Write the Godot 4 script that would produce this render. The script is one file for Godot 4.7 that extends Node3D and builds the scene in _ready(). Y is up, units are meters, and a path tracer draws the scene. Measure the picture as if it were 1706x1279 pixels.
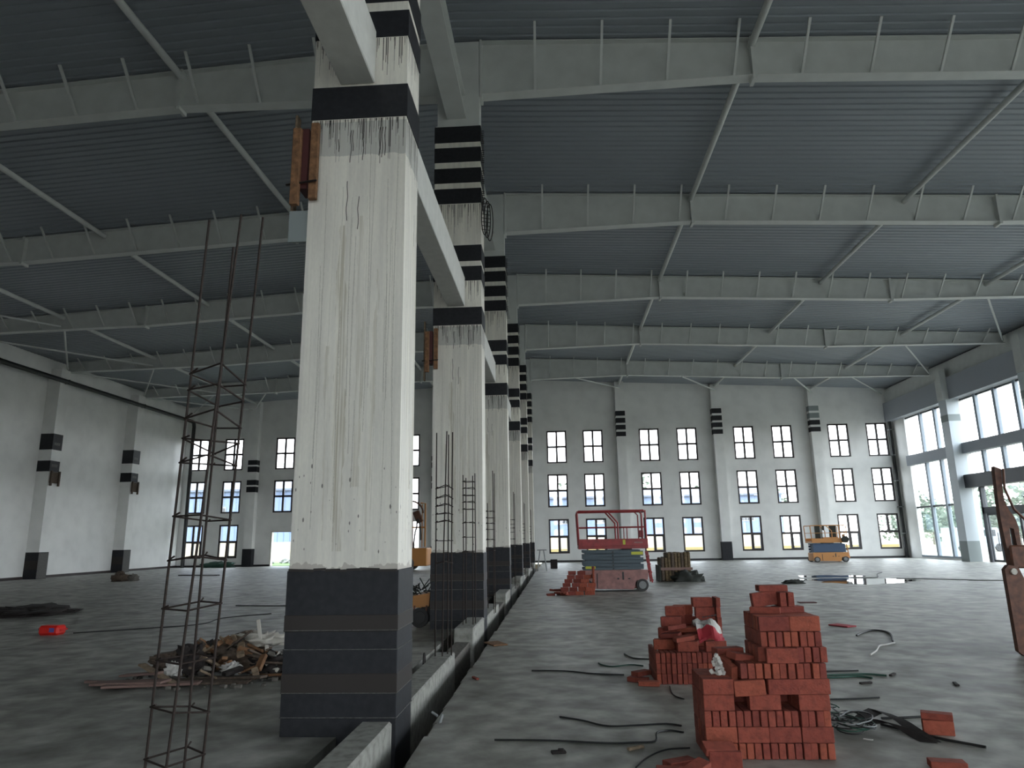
extends Node3D
# A half-finished factory hall. Building axes: X to the side, Y up, Z into the hall (Godot z = -Z).

# ---------------------------------------------------------------- mesh collector
class MB:
	var v := PackedVector3Array()
	var n := PackedVector3Array()
	var t := PackedVector2Array()
	var ix := PackedInt32Array()
	func tri(a: Vector3, b: Vector3, c: Vector3, nr: Vector3) -> void:
		var k := v.size()
		if (b - a).cross(c - a).dot(nr) > 0.0:
			v.append_array([a, c, b])
		else:
			v.append_array([a, b, c])
		n.append_array([nr, nr, nr])
		t.append_array([Vector2.ZERO, Vector2.ZERO, Vector2.ZERO])
		ix.append_array([k, k + 1, k + 2])
	func quad(a: Vector3, b: Vector3, c: Vector3, d: Vector3, nr := Vector3.ZERO, u := []) -> void:
		if nr == Vector3.ZERO:
			nr = -(b - a).cross(c - a)
			if nr.length_squared() < 1e-14:
				nr = -(c - a).cross(d - a)
			nr = nr.normalized()
		var k := v.size()
		v.append_array([a, b, c, d])
		n.append_array([nr, nr, nr, nr])
		if u.is_empty():
			t.append_array([Vector2(0, 0), Vector2(1, 0), Vector2(1, 1), Vector2(0, 1)])
		else:
			t.append_array(u)
		var g := (b - a).cross(c - a)
		if g.length_squared() < 1e-14:
			g = (c - a).cross(d - a)
		if g.dot(nr) > 0.0:
			ix.append_array([k, k + 2, k + 1, k, k + 3, k + 2])
		else:
			ix.append_array([k, k + 1, k + 2, k, k + 2, k + 3])
	func box(c: Vector3, s: Vector3, b := Basis.IDENTITY) -> MB:
		var h := s * 0.5
		for ax in 3:
			for sg in [-1.0, 1.0]:
				var e := Vector3.ZERO
				var p := Vector3.ZERO
				var q := Vector3.ZERO
				e[ax] = sg
				p[(ax + 1) % 3] = h[(ax + 1) % 3]
				q[(ax + 2) % 3] = h[(ax + 2) % 3]
				var m := e * h[ax]
				quad(c + b * (m - p - q), c + b * (m + p - q), c + b * (m + p + q), c + b * (m - p + q), (b * e).normalized())
		return self
	func bb(x0: float, x1: float, y0: float, y1: float, z0: float, z1: float) -> MB:
		return box(Vector3((x0 + x1) / 2, (y0 + y1) / 2, -(z0 + z1) / 2), Vector3(absf(x1 - x0), absf(y1 - y0), absf(z1 - z0)))
	func chamfer(c: Vector3, s: Vector3, r: float, b := Basis.IDENTITY) -> MB:
		var h := s * 0.5
		var i := h - Vector3(r, r, r)
		for ax in 3:
			var a1 := (ax + 1) % 3
			var a2 := (ax + 2) % 3
			for sg in [-1.0, 1.0]:
				var e := Vector3.ZERO
				e[ax] = sg
				var p := Vector3.ZERO
				var q := Vector3.ZERO
				p[a1] = i[a1]
				q[a2] = i[a2]
				var m := e * h[ax]
				quad(c + b * (m - p - q), c + b * (m + p - q), c + b * (m + p + q), c + b * (m - p + q), (b * e).normalized())
			for s1 in [-1.0, 1.0]:
				for s2 in [-1.0, 1.0]:
					var o := Vector3.ZERO
					o[ax] = i[ax]
					var f := Vector3.ZERO
					f[a1] = h[a1] * s1
					f[a2] = i[a2] * s2
					var g := Vector3.ZERO
					g[a1] = i[a1] * s1
					g[a2] = h[a2] * s2
					var nr := Vector3.ZERO
					nr[a1] = s1
					nr[a2] = s2
					quad(c + b * (f - o), c + b * (f + o), c + b * (g + o), c + b * (g - o), (b * nr).normalized())
		for sx in [-1.0, 1.0]:
			for sy in [-1.0, 1.0]:
				for sz in [-1.0, 1.0]:
					var k := Vector3(sx, sy, sz)
					tri(c + b * (k * Vector3(h.x, i.y, i.z)), c + b * (k * Vector3(i.x, h.y, i.z)), c + b * (k * Vector3(i.x, i.y, h.z)), (b * k).normalized())
		return self
	func bar(a: Vector3, b: Vector3, w: float, h: float, up := Vector3.UP) -> MB:
		var d := (b - a)
		var z := d.normalized()
		if absf(z.dot(up)) > 0.98:
			up = Vector3.RIGHT
		var x := up.cross(z).normalized()
		return box((a + b) / 2, Vector3(w, h, d.length()), Basis(x, z.cross(x), z))
	func tube(pts: Array, r: float, sides := 8, caps := true) -> MB:
		var rings := []
		var x := Vector3.ZERO
		for i in pts.size():
			var d: Vector3 = (pts[mini(i + 1, pts.size() - 1)] - pts[maxi(i - 1, 0)]).normalized()
			if x == Vector3.ZERO:
				x = d.cross(Vector3.UP if absf(d.y) < 0.9 else Vector3.RIGHT).normalized()
			x = (x - d * x.dot(d)).normalized()
			var y := d.cross(x)
			var k := v.size()
			rings.append(k)
			for s in sides:
				var a := TAU * s / sides
				var nr := x * cos(a) + y * sin(a)
				v.append(pts[i] + nr * r)
				n.append(nr)
				t.append(Vector2(float(s) / sides, i))
		for i in pts.size() - 1:
			for s in sides:
				var a: int = rings[i] + s
				var b: int = rings[i] + (s + 1) % sides
				var c: int = rings[i + 1] + s
				var e: int = rings[i + 1] + (s + 1) % sides
				if (v[b] - v[a]).cross(v[c] - v[a]).dot(n[a]) > 0.0:
					ix.append_array([a, c, b, b, c, e])
				else:
					ix.append_array([a, b, c, b, e, c])
		if caps:
			for e in [0, pts.size() - 1]:
				var d2: Vector3 = (pts[0] - pts[1]) if e == 0 else (pts[e] - pts[e - 1])
				d2 = d2.normalized()
				for s in sides:
					tri(pts[e], v[rings[e] + s], v[rings[e] + (s + 1) % sides], d2)
		return self
	# flat outline (Vector2 list) in the plane o + ex*x + ey*y, given thickness along ez
	func slab(poly: PackedVector2Array, o: Vector3, ex: Vector3, ey: Vector3, ez: Vector3) -> MB:
		var tr := Geometry2D.triangulate_polygon(poly)
		var nz := ez.normalized()
		for i in range(0, tr.size(), 3):
			var p := []
			for j in 3:
				var q: Vector2 = poly[tr[i + j]]
				p.append(o + ex * q.x + ey * q.y)
			tri(p[0], p[1], p[2], -nz)
			tri(p[0] + ez, p[1] + ez, p[2] + ez, nz)
		var cw := Geometry2D.is_polygon_clockwise(poly)
		for i in poly.size():
			var a := poly[i]
			var b := poly[(i + 1) % poly.size()]
			var d := (b - a).normalized()
			var o2 := Vector2(-d.y, d.x) if cw else Vector2(d.y, -d.x)
			var pa := o + ex * a.x + ey * a.y
			var pb := o + ex * b.x + ey * b.y
			quad(pa, pb, pb + ez, pa + ez, (ex * o2.x + ey * o2.y).normalized())
		return self
	func wheel(c: Vector3, axis: Vector3, r: float, w: float, sides := 20) -> MB:
		var a := axis.normalized()
		var x := a.cross(Vector3.UP).normalized()
		var y := a.cross(x)
		var prof := [[0.0, 0.5], [0.55, 0.5], [0.6, 0.42], [0.66, 0.5], [0.93, 0.5], [1.0, 0.36], [1.0, -0.36], [0.93, -0.5], [0.0, -0.5]]
		for i in prof.size() - 1:
			for s in sides:
				var q := []
				for m in [[0, 0], [1, 0], [1, 1], [0, 1]]:
					var an: float = TAU * (s + m[1]) / sides
					var pr: Array = prof[i + m[0]]
					q.append(c + (x * cos(an) + y * sin(an)) * (r * pr[0]) + a * (w * pr[1]))
				var am := TAU * (s + 0.5) / sides
				var dr: float = prof[i + 1][0] - prof[i][0]
				var dh: float = prof[i + 1][1] - prof[i][1]
				var nr := ((x * cos(am) + y * sin(am)) * (-dh * w) + a * (dr * r)).normalized()
				quad(q[0], q[1], q[2], q[3], nr)
		return self
	func mesh() -> ArrayMesh:
		var arr := []
		arr.resize(Mesh.ARRAY_MAX)
		arr[Mesh.ARRAY_VERTEX] = v
		arr[Mesh.ARRAY_NORMAL] = n
		arr[Mesh.ARRAY_TEX_UV] = t
		arr[Mesh.ARRAY_INDEX] = ix
		var m := ArrayMesh.new()
		m.add_surface_from_arrays(Mesh.PRIMITIVE_TRIANGLES, arr)
		return m

# ---------------------------------------------------------------- naming and parenting
var taken := {}
var M := {}
var rng := RandomNumberGenerator.new()

func P(x: float, y: float, z: float) -> Vector3:
	return Vector3(x, y, -z)

func numbered(called: String) -> String:
	if not taken.has(called):
		taken[called] = 0
		return called
	taken[called] += 1
	return "%s_%03d" % [called, taken[called]]

func tag(o: Node3D, label: String, category: String, group := "", kind := "") -> Node3D:
	o.set_meta("label", label)
	o.set_meta("category", category)
	if group:
		o.set_meta("group", group)
	if kind:
		o.set_meta("kind", kind)
	return o

# a thing whose parts follow; parts given in hall coordinates are moved back by the pivot
func thing(called: String, label: String, category: String, pivot := Vector3.ZERO, group := "", kind := "thing") -> Node3D:
	var o := Node3D.new()
	o.name = numbered(called)
	add_child(o)
	o.position = pivot
	return tag(o, label, category, group, kind)

func part(called: String, mb: MB, mat: Material, parent: Node3D, at := Vector3.ZERO) -> MeshInstance3D:
	var o := MeshInstance3D.new()
	o.name = called
	o.mesh = mb.mesh()
	o.material_override = mat
	o.position = at
	parent.add_child(o, true)
	return o

# part built in hall coordinates under a thing with a pivot
func hpart(called: String, mb: MB, mat: Material, parent: Node3D) -> MeshInstance3D:
	return part(called, mb, mat, parent, -parent.position)

func single(called: String, mb: MB, mat: Material, label: String, category: String, group := "", kind := "thing", at := Vector3.ZERO) -> MeshInstance3D:
	var o := MeshInstance3D.new()
	o.name = numbered(called)
	o.mesh = mb.mesh()
	o.material_override = mat
	o.position = at
	add_child(o)
	tag(o, label, category, group, kind)
	return o

func again(src: Node3D, called: String, at: Vector3, label: String) -> Node3D:
	var c: Node3D = src.duplicate()
	c.name = numbered(called)
	add_child(c)
	c.position = at
	c.set_meta("label", label)
	return c

# ---------------------------------------------------------------- materials
func noise_tex(freq: float, stops: Array, size := 512, sd := 1, oct := 4, normal := false, kind := FastNoiseLite.TYPE_SIMPLEX_SMOOTH) -> NoiseTexture2D:
	var f := FastNoiseLite.new()
	f.noise_type = kind
	f.seed = sd
	f.frequency = freq
	f.fractal_octaves = oct
	var nt := NoiseTexture2D.new()
	nt.width = size
	nt.height = size
	nt.seamless = true
	nt.noise = f
	if normal:
		nt.as_normal_map = true
		nt.bump_strength = 4.0
	if stops.size():
		var g := Gradient.new()
		g.offsets = PackedFloat32Array()
		g.colors = PackedColorArray()
		var offs := PackedFloat32Array()
		var cols := PackedColorArray()
		for s in stops:
			offs.append(s[0])
			cols.append(s[1])
		g.offsets = offs
		g.colors = cols
		nt.color_ramp = g
	return nt

func mat(called: String, c: Color, rough := 0.7, metal := 0.0, spec := 0.5) -> StandardMaterial3D:
	var m := StandardMaterial3D.new()
	m.resource_name = called
	m.albedo_color = c
	m.roughness = rough
	m.metallic = metal
	m.metallic_specular = spec
	M[called] = m
	return m

func tri_tex(m: StandardMaterial3D, tex: Texture2D, scale: float, world := true) -> void:
	m.albedo_texture = tex
	m.uv1_triplanar = true
	m.uv1_world_triplanar = world
	m.uv1_scale = Vector3(scale, scale, scale)

func g(x: float) -> Color:
	return Color(x, x, x)

func column_image(sd: int) -> ImageTexture:
	# paint, grey primer patch and runs of black resin on a column face; 1.03 m x 10.84 m
	var w := 512
	var h := 2048
	var r := RandomNumberGenerator.new()
	r.seed = sd
	var f := FastNoiseLite.new()
	f.seed = sd
	f.frequency = 0.012
	var im := Image.create(w, h, false, Image.FORMAT_RGB8)
	var base := Color(0.86, 0.845, 0.805)
	im.fill(base)
	var px := func(y: float) -> int: return int((10.84 - y) / 10.84 * h)
	# broad uneven paint, in tall thin patches
	var colw := PackedFloat32Array()
	for x in w:
		colw.append(f.get_noise_2d(x * 1.6, 7.0) * 0.04 + f.get_noise_2d(x * 6.0, 90.0) * 0.018)
	for y in range(0, h, 2):
		for x in range(0, w, 2):
			var k := f.get_noise_2d(x * 0.8, y * 0.25) * 0.05 + colw[x] + f.get_noise_2d(x * 5.0, y * 5.0) * 0.02
			var c := Color(base.r + k, base.g + k, base.b + k * 0.9)
			im.fill_rect(Rect2i(x, y, 2, 2), c)
	var blend := func(x: int, y: int, c: Color, a: float) -> void:
		if x >= 0 and x < w and y >= 0 and y < h:
			im.set_pixel(x, y, im.get_pixel(x, y).lerp(c, a))
	# grey primer left showing below the collar band
	var y0: int = px.call(6.10)
	var y1: int = px.call(5.66)
	for x in range(int(0.02 * w), w):
		for y in range(y0, y1 - 6 - int(5.0 * (0.5 + f.get_noise_2d(x * 0.7, 3.0)))):
			blend.call(x, y, Color(0.64, 0.645, 0.63), 0.55)
	# runs: [top height, longest run, how many]
	for runs in [[6.13, 0.52, 90], [8.92, 0.75, 70], [7.12, 0.45, 70]]:
		for i in int(runs[2]):
			var x := r.randi_range(4, w - 6)
			var top: int = px.call(runs[0])
			var ln := int(runs[1] * pow(r.randf(), 1.9) / 10.84 * h) + 6
			var wd := r.randi_range(2, 5)
			var dark := r.randf_range(0.35, 0.9)
			for y in range(top, top + ln):
				var ww := wd if y < top + ln * 0.7 else maxi(1, wd - 2)
				for dx in ww:
					blend.call(x + dx, y, Color(0.10, 0.085, 0.08), dark)
	# a few long runs start lower, with a hooked shape
	for q in [[0.42, 6.0, 5.62], [0.44, 6.0, 5.75], [0.55, 5.95, 5.64], [0.72, 6.02, 5.68], [0.75, 6.02, 5.66], [0.78, 6.02, 5.68], [0.29, 5.9, 5.75], [0.40, 5.4, 4.95], [0.52, 5.22, 4.85]]:
		var ya: int = px.call(q[1])
		var yb: int = px.call(q[2])
		for y in range(ya, yb):
			var xo := int(q[0] * w + 2.5 * sin(y * 0.12))
			for dx in 4:
				blend.call(xo + dx, y, Color(0.12, 0.10, 0.09), 0.8)
	# long thin water streaks and one broad brownish stain
	for i in 26:
		var xc := r.randf_range(0.05, 0.97) * w
		var ya: int = px.call(r.randf_range(3.0, 6.0))
		var yb: int = px.call(r.randf_range(1.5, 3.2))
		var a := r.randf_range(0.08, 0.30)
		var ph := r.randf() * 9.0
		for y in range(ya, yb):
			var xo := int(xc + 5.0 * sin(y * 0.008 + ph) + 2.0 * f.get_noise_2d(ph * 40.0, y * 1.5))
			for dx in r.randi_range(2, 4):
				blend.call(xo + dx, y, Color(0.40, 0.38, 0.33), a * 1.15)
	for st in [[0.40, 4.9, 1.6, 34.0, 0.42], [0.30, 3.6, 1.7, 20.0, 0.25], [0.56, 5.0, 2.2, 26.0, 0.22], [0.72, 4.4, 1.6, 12.0, 0.22]]:
		var s0: int = px.call(st[1])
		var s1: int = px.call(st[2])
		for y in range(s0, s1):
			var q := float(y - s0) / (s1 - s0)
			var xm: float = st[0] * w - 14.0 * sin(y * 0.004 + st[0] * 9.0) + 14.0 * f.get_noise_2d(st[0] * 900.0, y * 0.8)
			var hw: float = st[3] * (0.25 + 0.75 * sin(PI * minf(1.0, q * 1.4 + 0.1) * 0.7)) * (0.8 + 0.5 * f.get_noise_2d(y * 0.6, st[0] * 500.0))
			for x in range(int(xm - hw), int(xm + hw)):
				var a: float = st[4] * clampf(0.5 + 1.8 * f.get_noise_2d(x * 5.0, y * 0.3), 0.0, 1.3)
				blend.call(x, y, Color(0.60, 0.565, 0.475), a)
	# raw render above the base wrap, ragged at its top, and pinholes
	var yr: int = px.call(1.43)
	for x in w:
		var hh := int(9.0 + 12.0 * f.get_noise_2d(x * 0.6, 400.0) + 5.0 * f.get_noise_2d(x * 2.5, 30.0))
		for y in range(yr - hh, yr + 3):
			blend.call(x, y, Color(0.62, 0.585, 0.55), 0.55)
	for i in 26:
		var hx := r.randi_range(10, w - 10)
		var hy: int = px.call(r.randf_range(1.5, 2.5))
		var rr := r.randi_range(1, 4)
		for dy in range(-rr, rr + 1):
			for dx in range(-rr, rr + 1):
				if dx * dx + dy * dy <= rr * rr:
					blend.call(hx + dx, hy + dy, Color(0.35, 0.33, 0.31), 0.75)
	return ImageTexture.create_from_image(im)

func make_materials() -> void:
	var m := mat("wall_paint", Color(0.905, 0.905, 0.895), 0.65)
	tri_tex(m, noise_tex(0.01, [[0.0, g(0.93)], [0.5, g(0.975)], [1.0, g(1.0)]], 512, 3), 0.12)
	m = mat("floor_concrete", Color(1, 1, 1), 0.62, 0.0, 0.5)
	tri_tex(m, noise_tex(0.012, [[0.0, Color(0.43, 0.42, 0.39)], [0.4, Color(0.55, 0.545, 0.515)], [0.62, Color(0.615, 0.61, 0.58)], [1.0, Color(0.73, 0.725, 0.695)]], 1024, 11, 7), 0.16)
	m.roughness_texture = noise_tex(0.02, [[0.0, g(0.80)], [1.0, g(1.0)]], 512, 13, 4)
	m.roughness = 0.58
	m.normal_enabled = true
	m.normal_texture = noise_tex(0.14, [], 1024, 17, 4, true)
	m.normal_scale = 0.04
	m.detail_enabled = true
	m.detail_blend_mode = BaseMaterial3D.BLEND_MODE_MUL
	m.detail_uv_layer = BaseMaterial3D.DETAIL_UV_2
	m.detail_albedo = noise_tex(0.011, [[0.0, g(0.80)], [0.38, g(0.90)], [0.5, g(0.985)], [1.0, g(1.0)]], 1024, 18, 6)
	m.uv2_triplanar = true
	m.uv2_world_triplanar = true
	m.uv2_scale = Vector3(0.057, 0.057, 0.057)
	m = mat("trench_earth", Color(0.43, 0.40, 0.36), 0.95)
	tri_tex(m, noise_tex(0.03, [[0.0, g(0.8)], [1.0, g(1.0)]], 512, 19, 5), 0.8)
	m = mat("cast_concrete", Color(0.62, 0.615, 0.585), 0.85)
	tri_tex(m, noise_tex(0.02, [[0.0, g(0.72)], [0.5, g(0.92)], [1.0, g(1.0)]], 512, 21, 6), 0.7)
	m = mat("rough_concrete", Color(0.50, 0.48, 0.45), 0.95)
	tri_tex(m, noise_tex(0.03, [[0.0, g(0.6)], [1.0, g(1.0)]], 512, 22, 6), 0.9)
	m = mat("beam_paint", Color(0.83, 0.83, 0.81), 0.7)
	tri_tex(m, noise_tex(0.015, [[0.0, g(0.93)], [1.0, g(1.0)]], 512, 5, 5), 0.5)
	m = mat("column_paint", Color(1, 1, 1), 0.62)
	m.albedo_texture = column_image(5)
	m = mat("wrap_black", Color(0.15, 0.155, 0.175), 0.55, 0.0, 0.4)
	tri_tex(m, noise_tex(0.02, [[0.0, g(0.75)], [1.0, g(1.0)]], 512, 31, 5), 0.9)
	m = mat("wrap_brown", Color(0.185, 0.165, 0.155), 0.55, 0.0, 0.4)
	m = mat("wrap_scuffed", Color(0.40, 0.395, 0.385), 0.8)
	tri_tex(m, noise_tex(0.03, [[0.0, g(0.45)], [0.5, g(0.9)], [1.0, g(1.0)]], 512, 33, 5), 1.2)
	mat("wrap_grey", Color(0.52, 0.55, 0.55), 0.7)
	m = mat("steel_white", Color(0.80, 0.81, 0.80), 0.5)
	tri_tex(m, noise_tex(0.01, [[0.0, g(0.95)], [1.0, g(1.0)]], 512, 41, 4), 0.3)
	m = mat("roof_sheet", Color(0.55, 0.575, 0.60), 0.45, 0.0, 0.5)
	m = mat("window_frame", Color(0.17, 0.135, 0.135), 0.5)
	mat("curtain_frame", Color(0.50, 0.54, 0.58), 0.45)
	mat("dark_frame", Color(0.20, 0.215, 0.24), 0.45)
	mat("cladding_grey", Color(0.74, 0.77, 0.79), 0.5)
	mat("lintel_grey", Color(0.62, 0.64, 0.67), 0.7)
	m = mat("glass", Color(0.93, 0.97, 1.0, 0.06), 0.02)
	m.transparency = BaseMaterial3D.TRANSPARENCY_ALPHA
	m = mat("green_glass", Color(0.80, 0.95, 0.93, 0.10), 0.02)
	m.transparency = BaseMaterial3D.TRANSPARENCY_ALPHA
	mat("pipe_black", Color(0.11, 0.11, 0.115), 0.45)
	m = mat("rebar", Color(0.22, 0.165, 0.14), 0.75, 0.25)
	tri_tex(m, noise_tex(0.05, [[0.0, g(0.6)], [1.0, g(1.0)]], 256, 51, 4), 3.0)
	m = mat("rebar_dark", Color(0.15, 0.13, 0.125), 0.7, 0.25)
	m = mat("timber", Color(0.58, 0.42, 0.29), 0.8)
	tri_tex(m, noise_tex(0.02, [[0.0, g(0.6)], [1.0, g(1.0)]], 256, 55, 5), 2.0)
	m = mat("timber_pale", Color(0.60, 0.52, 0.43), 0.85)
	tri_tex(m, noise_tex(0.02, [[0.0, g(0.6)], [1.0, g(1.0)]], 256, 56, 5), 2.5)
	m = mat("timber_grey", Color(0.42, 0.36, 0.31), 0.9)
	tri_tex(m, noise_tex(0.02, [[0.0, g(0.6)], [1.0, g(1.0)]], 256, 57, 5), 2.5)
	mat("ply_red", Color(0.30, 0.13, 0.13), 0.6)
	mat("ply_pinkish", Color(0.48, 0.385, 0.355), 0.85)
	var tones := [Color(0.575, 0.28, 0.22), Color(0.54, 0.255, 0.205), Color(0.62, 0.315, 0.235), Color(0.50, 0.235, 0.195)]
	for i in 4:
		m = mat("brick_%d" % i, tones[i], 0.9)
		tri_tex(m, noise_tex(0.02, [[0.0, g(0.78)], [0.5, g(0.93)], [1.0, g(1.0)]], 256, 60 + i, 5), 2.2)
		m.normal_enabled = true
		m.normal_texture = noise_tex(0.06, [], 256, 66, 4, true)
		m.normal_scale = 0.5
	mat("mortar_white", Color(0.82, 0.80, 0.77), 0.8)
	m = mat("lift_red", Color(0.62, 0.16, 0.17), 0.45)
	tri_tex(m, noise_tex(0.02, [[0.0, g(0.75)], [1.0, g(1.0)]], 256, 71, 5), 0.8)
	m = mat("lift_red_faded", Color(0.63, 0.44, 0.42), 0.6)
	tri_tex(m, noise_tex(0.02, [[0.0, Color(0.75, 0.8, 0.8)], [1.0, g(1.0)]], 256, 72, 5), 0.8)
	mat("scissor_grey", Color(0.27, 0.32, 0.35), 0.55)
	mat("label_yellow", Color(0.72, 0.72, 0.25), 0.6)
	mat("lift_yellow", Color(0.72, 0.49, 0.25), 0.5)
	mat("lift_blue", Color(0.20, 0.29, 0.40), 0.55)
	m = mat("boom_orange", Color(0.44, 0.27, 0.19), 0.6)
	tri_tex(m, noise_tex(0.02, [[0.0, g(0.65)], [1.0, g(1.0)]], 256, 73, 5), 1.5)
	mat("tyre", Color(0.24, 0.24, 0.24), 0.9)
	mat("wheel_grey", Color(0.52, 0.53, 0.53), 0.7)
	mat("cable_black", Color(0.10, 0.10, 0.10), 0.6)
	mat("cable_green", Color(0.13, 0.27, 0.22), 0.6)
	mat("paper_white", Color(0.72, 0.71, 0.69), 0.8)
	mat("bag_red", Color(0.62, 0.16, 0.20), 0.7)
	mat("plastic_white", Color(0.74, 0.72, 0.68), 0.5)
	mat("plastic_red", Color(0.78, 0.13, 0.10), 0.4)
	mat("label_blue", Color(0.32, 0.30, 0.55), 0.6)
	m = mat("sheet_dark", Color(0.20, 0.17, 0.16), 0.9)
	tri_tex(m, noise_tex(0.03, [[0.0, g(0.5)], [1.0, g(1.0)]], 256, 77, 5), 1.5)
	m = mat("straw", Color(0.47, 0.40, 0.30), 0.95)
	tri_tex(m, noise_tex(0.03, [[0.0, g(0.5)], [0.5, g(0.85)], [1.0, g(1.0)]], 256, 78, 5), 1.2)
	mat("net_dark", Color(0.19, 0.20, 0.185), 0.95)
	m = mat("water", Color(0.10, 0.11, 0.11), 0.03, 0.0, 0.6)
	m = mat("ground", Color(0.50, 0.48, 0.42), 0.95)
	tri_tex(m, noise_tex(0.02, [[0.0, g(0.8)], [1.0, g(1.0)]], 512, 81, 5), 0.05)
	mat("ground_yellow", Color(0.50, 0.45, 0.30), 0.95)
	m = mat("grass", Color(0.24, 0.36, 0.12), 0.95)
	mat("shed_blue", Color(0.40, 0.46, 0.58), 0.6)
	mat("shed_cream", Color(0.62, 0.58, 0.50), 0.8)
	mat("shed_white", Color(0.50, 0.50, 0.49), 0.7)
	mat("shed_roof", Color(0.34, 0.37, 0.43), 0.6)
	m = mat("leaf", Color(0.37, 0.41, 0.35), 0.9)
	m.backlight_enabled = true
	m.backlight = Color(0.10, 0.14, 0.06)
	mat("bark", Color(0.25, 0.20, 0.17), 0.95)
	mat("van_white", Color(0.55, 0.57, 0.60), 0.4)
	mat("van_glass", Color(0.10, 0.12, 0.15), 0.1)

# ---------------------------------------------------------------- figures of the hall
const ROW := 7.5            # bay length
const D1 := 6.61            # front of the first column
const CX0 := -2.525
const CX1 := -1.498
const CT := 0.64            # column depth
const MID := -2.0
const ZW := 51.0            # inside of the end wall
const ZB := -16.0           # inside of the wall behind the camera
const XR := 24.0
const XL := -28.0

func front(n: int) -> float:
	return D1 + (n - 1) * ROW

func roof_y(x: float) -> float:
	return 13.26 - 0.0535 * absf(x - MID)

func top_y(u: float) -> float:
	return 13.21 - 0.0535 * u

func ordinal(n: int) -> String:
	return ["", "first", "second", "third", "fourth", "fifth", "sixth", "seventh", "eighth", "ninth", "tenth"][n]

func _ready() -> void:
	# ---- camera
	var cam := Camera3D.new()
	cam.name = "camera"
	add_child(cam)
	cam.fov = 57.62
	cam.near = 0.05
	cam.far = 600.0
	var r := Vector3(0.99777147, -0.01547566, -0.06490447)
	var u := Vector3(0.02910189, 0.97626785, 0.21460232)
	var f := Vector3(-0.06004303, 0.21601292, -0.97454259)
	cam.transform = Transform3D(Basis(r, u, -f).orthonormalized(), Vector3(0, 1.6955, 0))
	cam.current = true
	# ---- overcast sky and exposure
	var we := WorldEnvironment.new()
	we.name = "world_environment"
	var env := Environment.new()
	env.background_mode = Environment.BG_SKY
	var sky := Sky.new()
	var sm := ProceduralSkyMaterial.new()
	sm.sky_top_color = Color(0.86, 0.91, 0.95)
	sm.sky_horizon_color = Color(0.95, 0.97, 0.98)
	sm.ground_horizon_color = Color(0.60, 0.60, 0.57)
	sm.ground_bottom_color = Color(0.45, 0.44, 0.42)
	sm.sky_energy_multiplier = 1.0
	sm.ground_energy_multiplier = 1.0
	sky.sky_material = sm
	env.sky = sky
	env.background_energy_multiplier = 1.0
	env.tonemap_mode = Environment.TONE_MAPPER_LINEAR
	env.tonemap_exposure = 12.6
	env.sdfgi_enabled = true
	env.ssao_enabled = true
	env.ssil_enabled = true
	we.environment = env
	add_child(we)
	rng.seed = 77
	make_materials()
	build_shell()
	build_windows()
	build_side_glazing()
	build_columns()
	build_roof_steel()
	build_pilasters()
	build_ground_beams()
	build_cages()
	build_bricks()
	build_machines()
	build_clutter()
	build_outside()

# ---------------------------------------------------------------- shell
func wall_cells(mb: MB, a: Array, b: Array, holes: Array, emit: Callable) -> void:
	# a, b: sorted cuts along the wall and up; cells outside every hole are emitted, joined into runs
	for j in b.size() - 1:
		var run := -1
		for i in a.size():
			var solid := false
			if i < a.size() - 1:
				solid = true
				var cx: float = (a[i] + a[i + 1]) / 2
				var cy: float = (b[j] + b[j + 1]) / 2
				for h in holes:
					if cx > h[0] and cx < h[1] and cy > h[2] and cy < h[3]:
						solid = false
			if solid and run < 0:
				run = i
			if not solid and run >= 0:
				emit.call(mb, a[run], a[i], b[j], b[j + 1])
				run = -1

func cuts(holes: Array, lo: float, hi: float, k: int) -> Array:
	var s := {lo: true, hi: true}
	for h in holes:
		s[h[k]] = true
		s[h[k + 1]] = true
	var o := s.keys()
	o.sort()
	return o

var WIN_X := [-0.67, 1.98, 6.06, 8.77, 12.82, 15.53, 19.48, 22.16]
const WIN_W := 1.45
var WIN_Y := [[0.6, 3.0], [3.83, 6.2], [7.0, 9.38]]

func end_holes(door: bool) -> Array:
	var o := []
	for i in 8:
		for row in 3:
			var x: float = WIN_X[i]
			o.append([x, x + WIN_W, WIN_Y[row][0], WIN_Y[row][1], i, row, 1])
			var xm := -4.0 - x - WIN_W
			if door and i == 5 and row == 0:
				o.append([xm, xm + 1.6, 0.0, 2.48, i, row, -1])
			else:
				o.append([xm, xm + WIN_W, WIN_Y[row][0], WIN_Y[row][1], i, row, -1])
	return o

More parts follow.
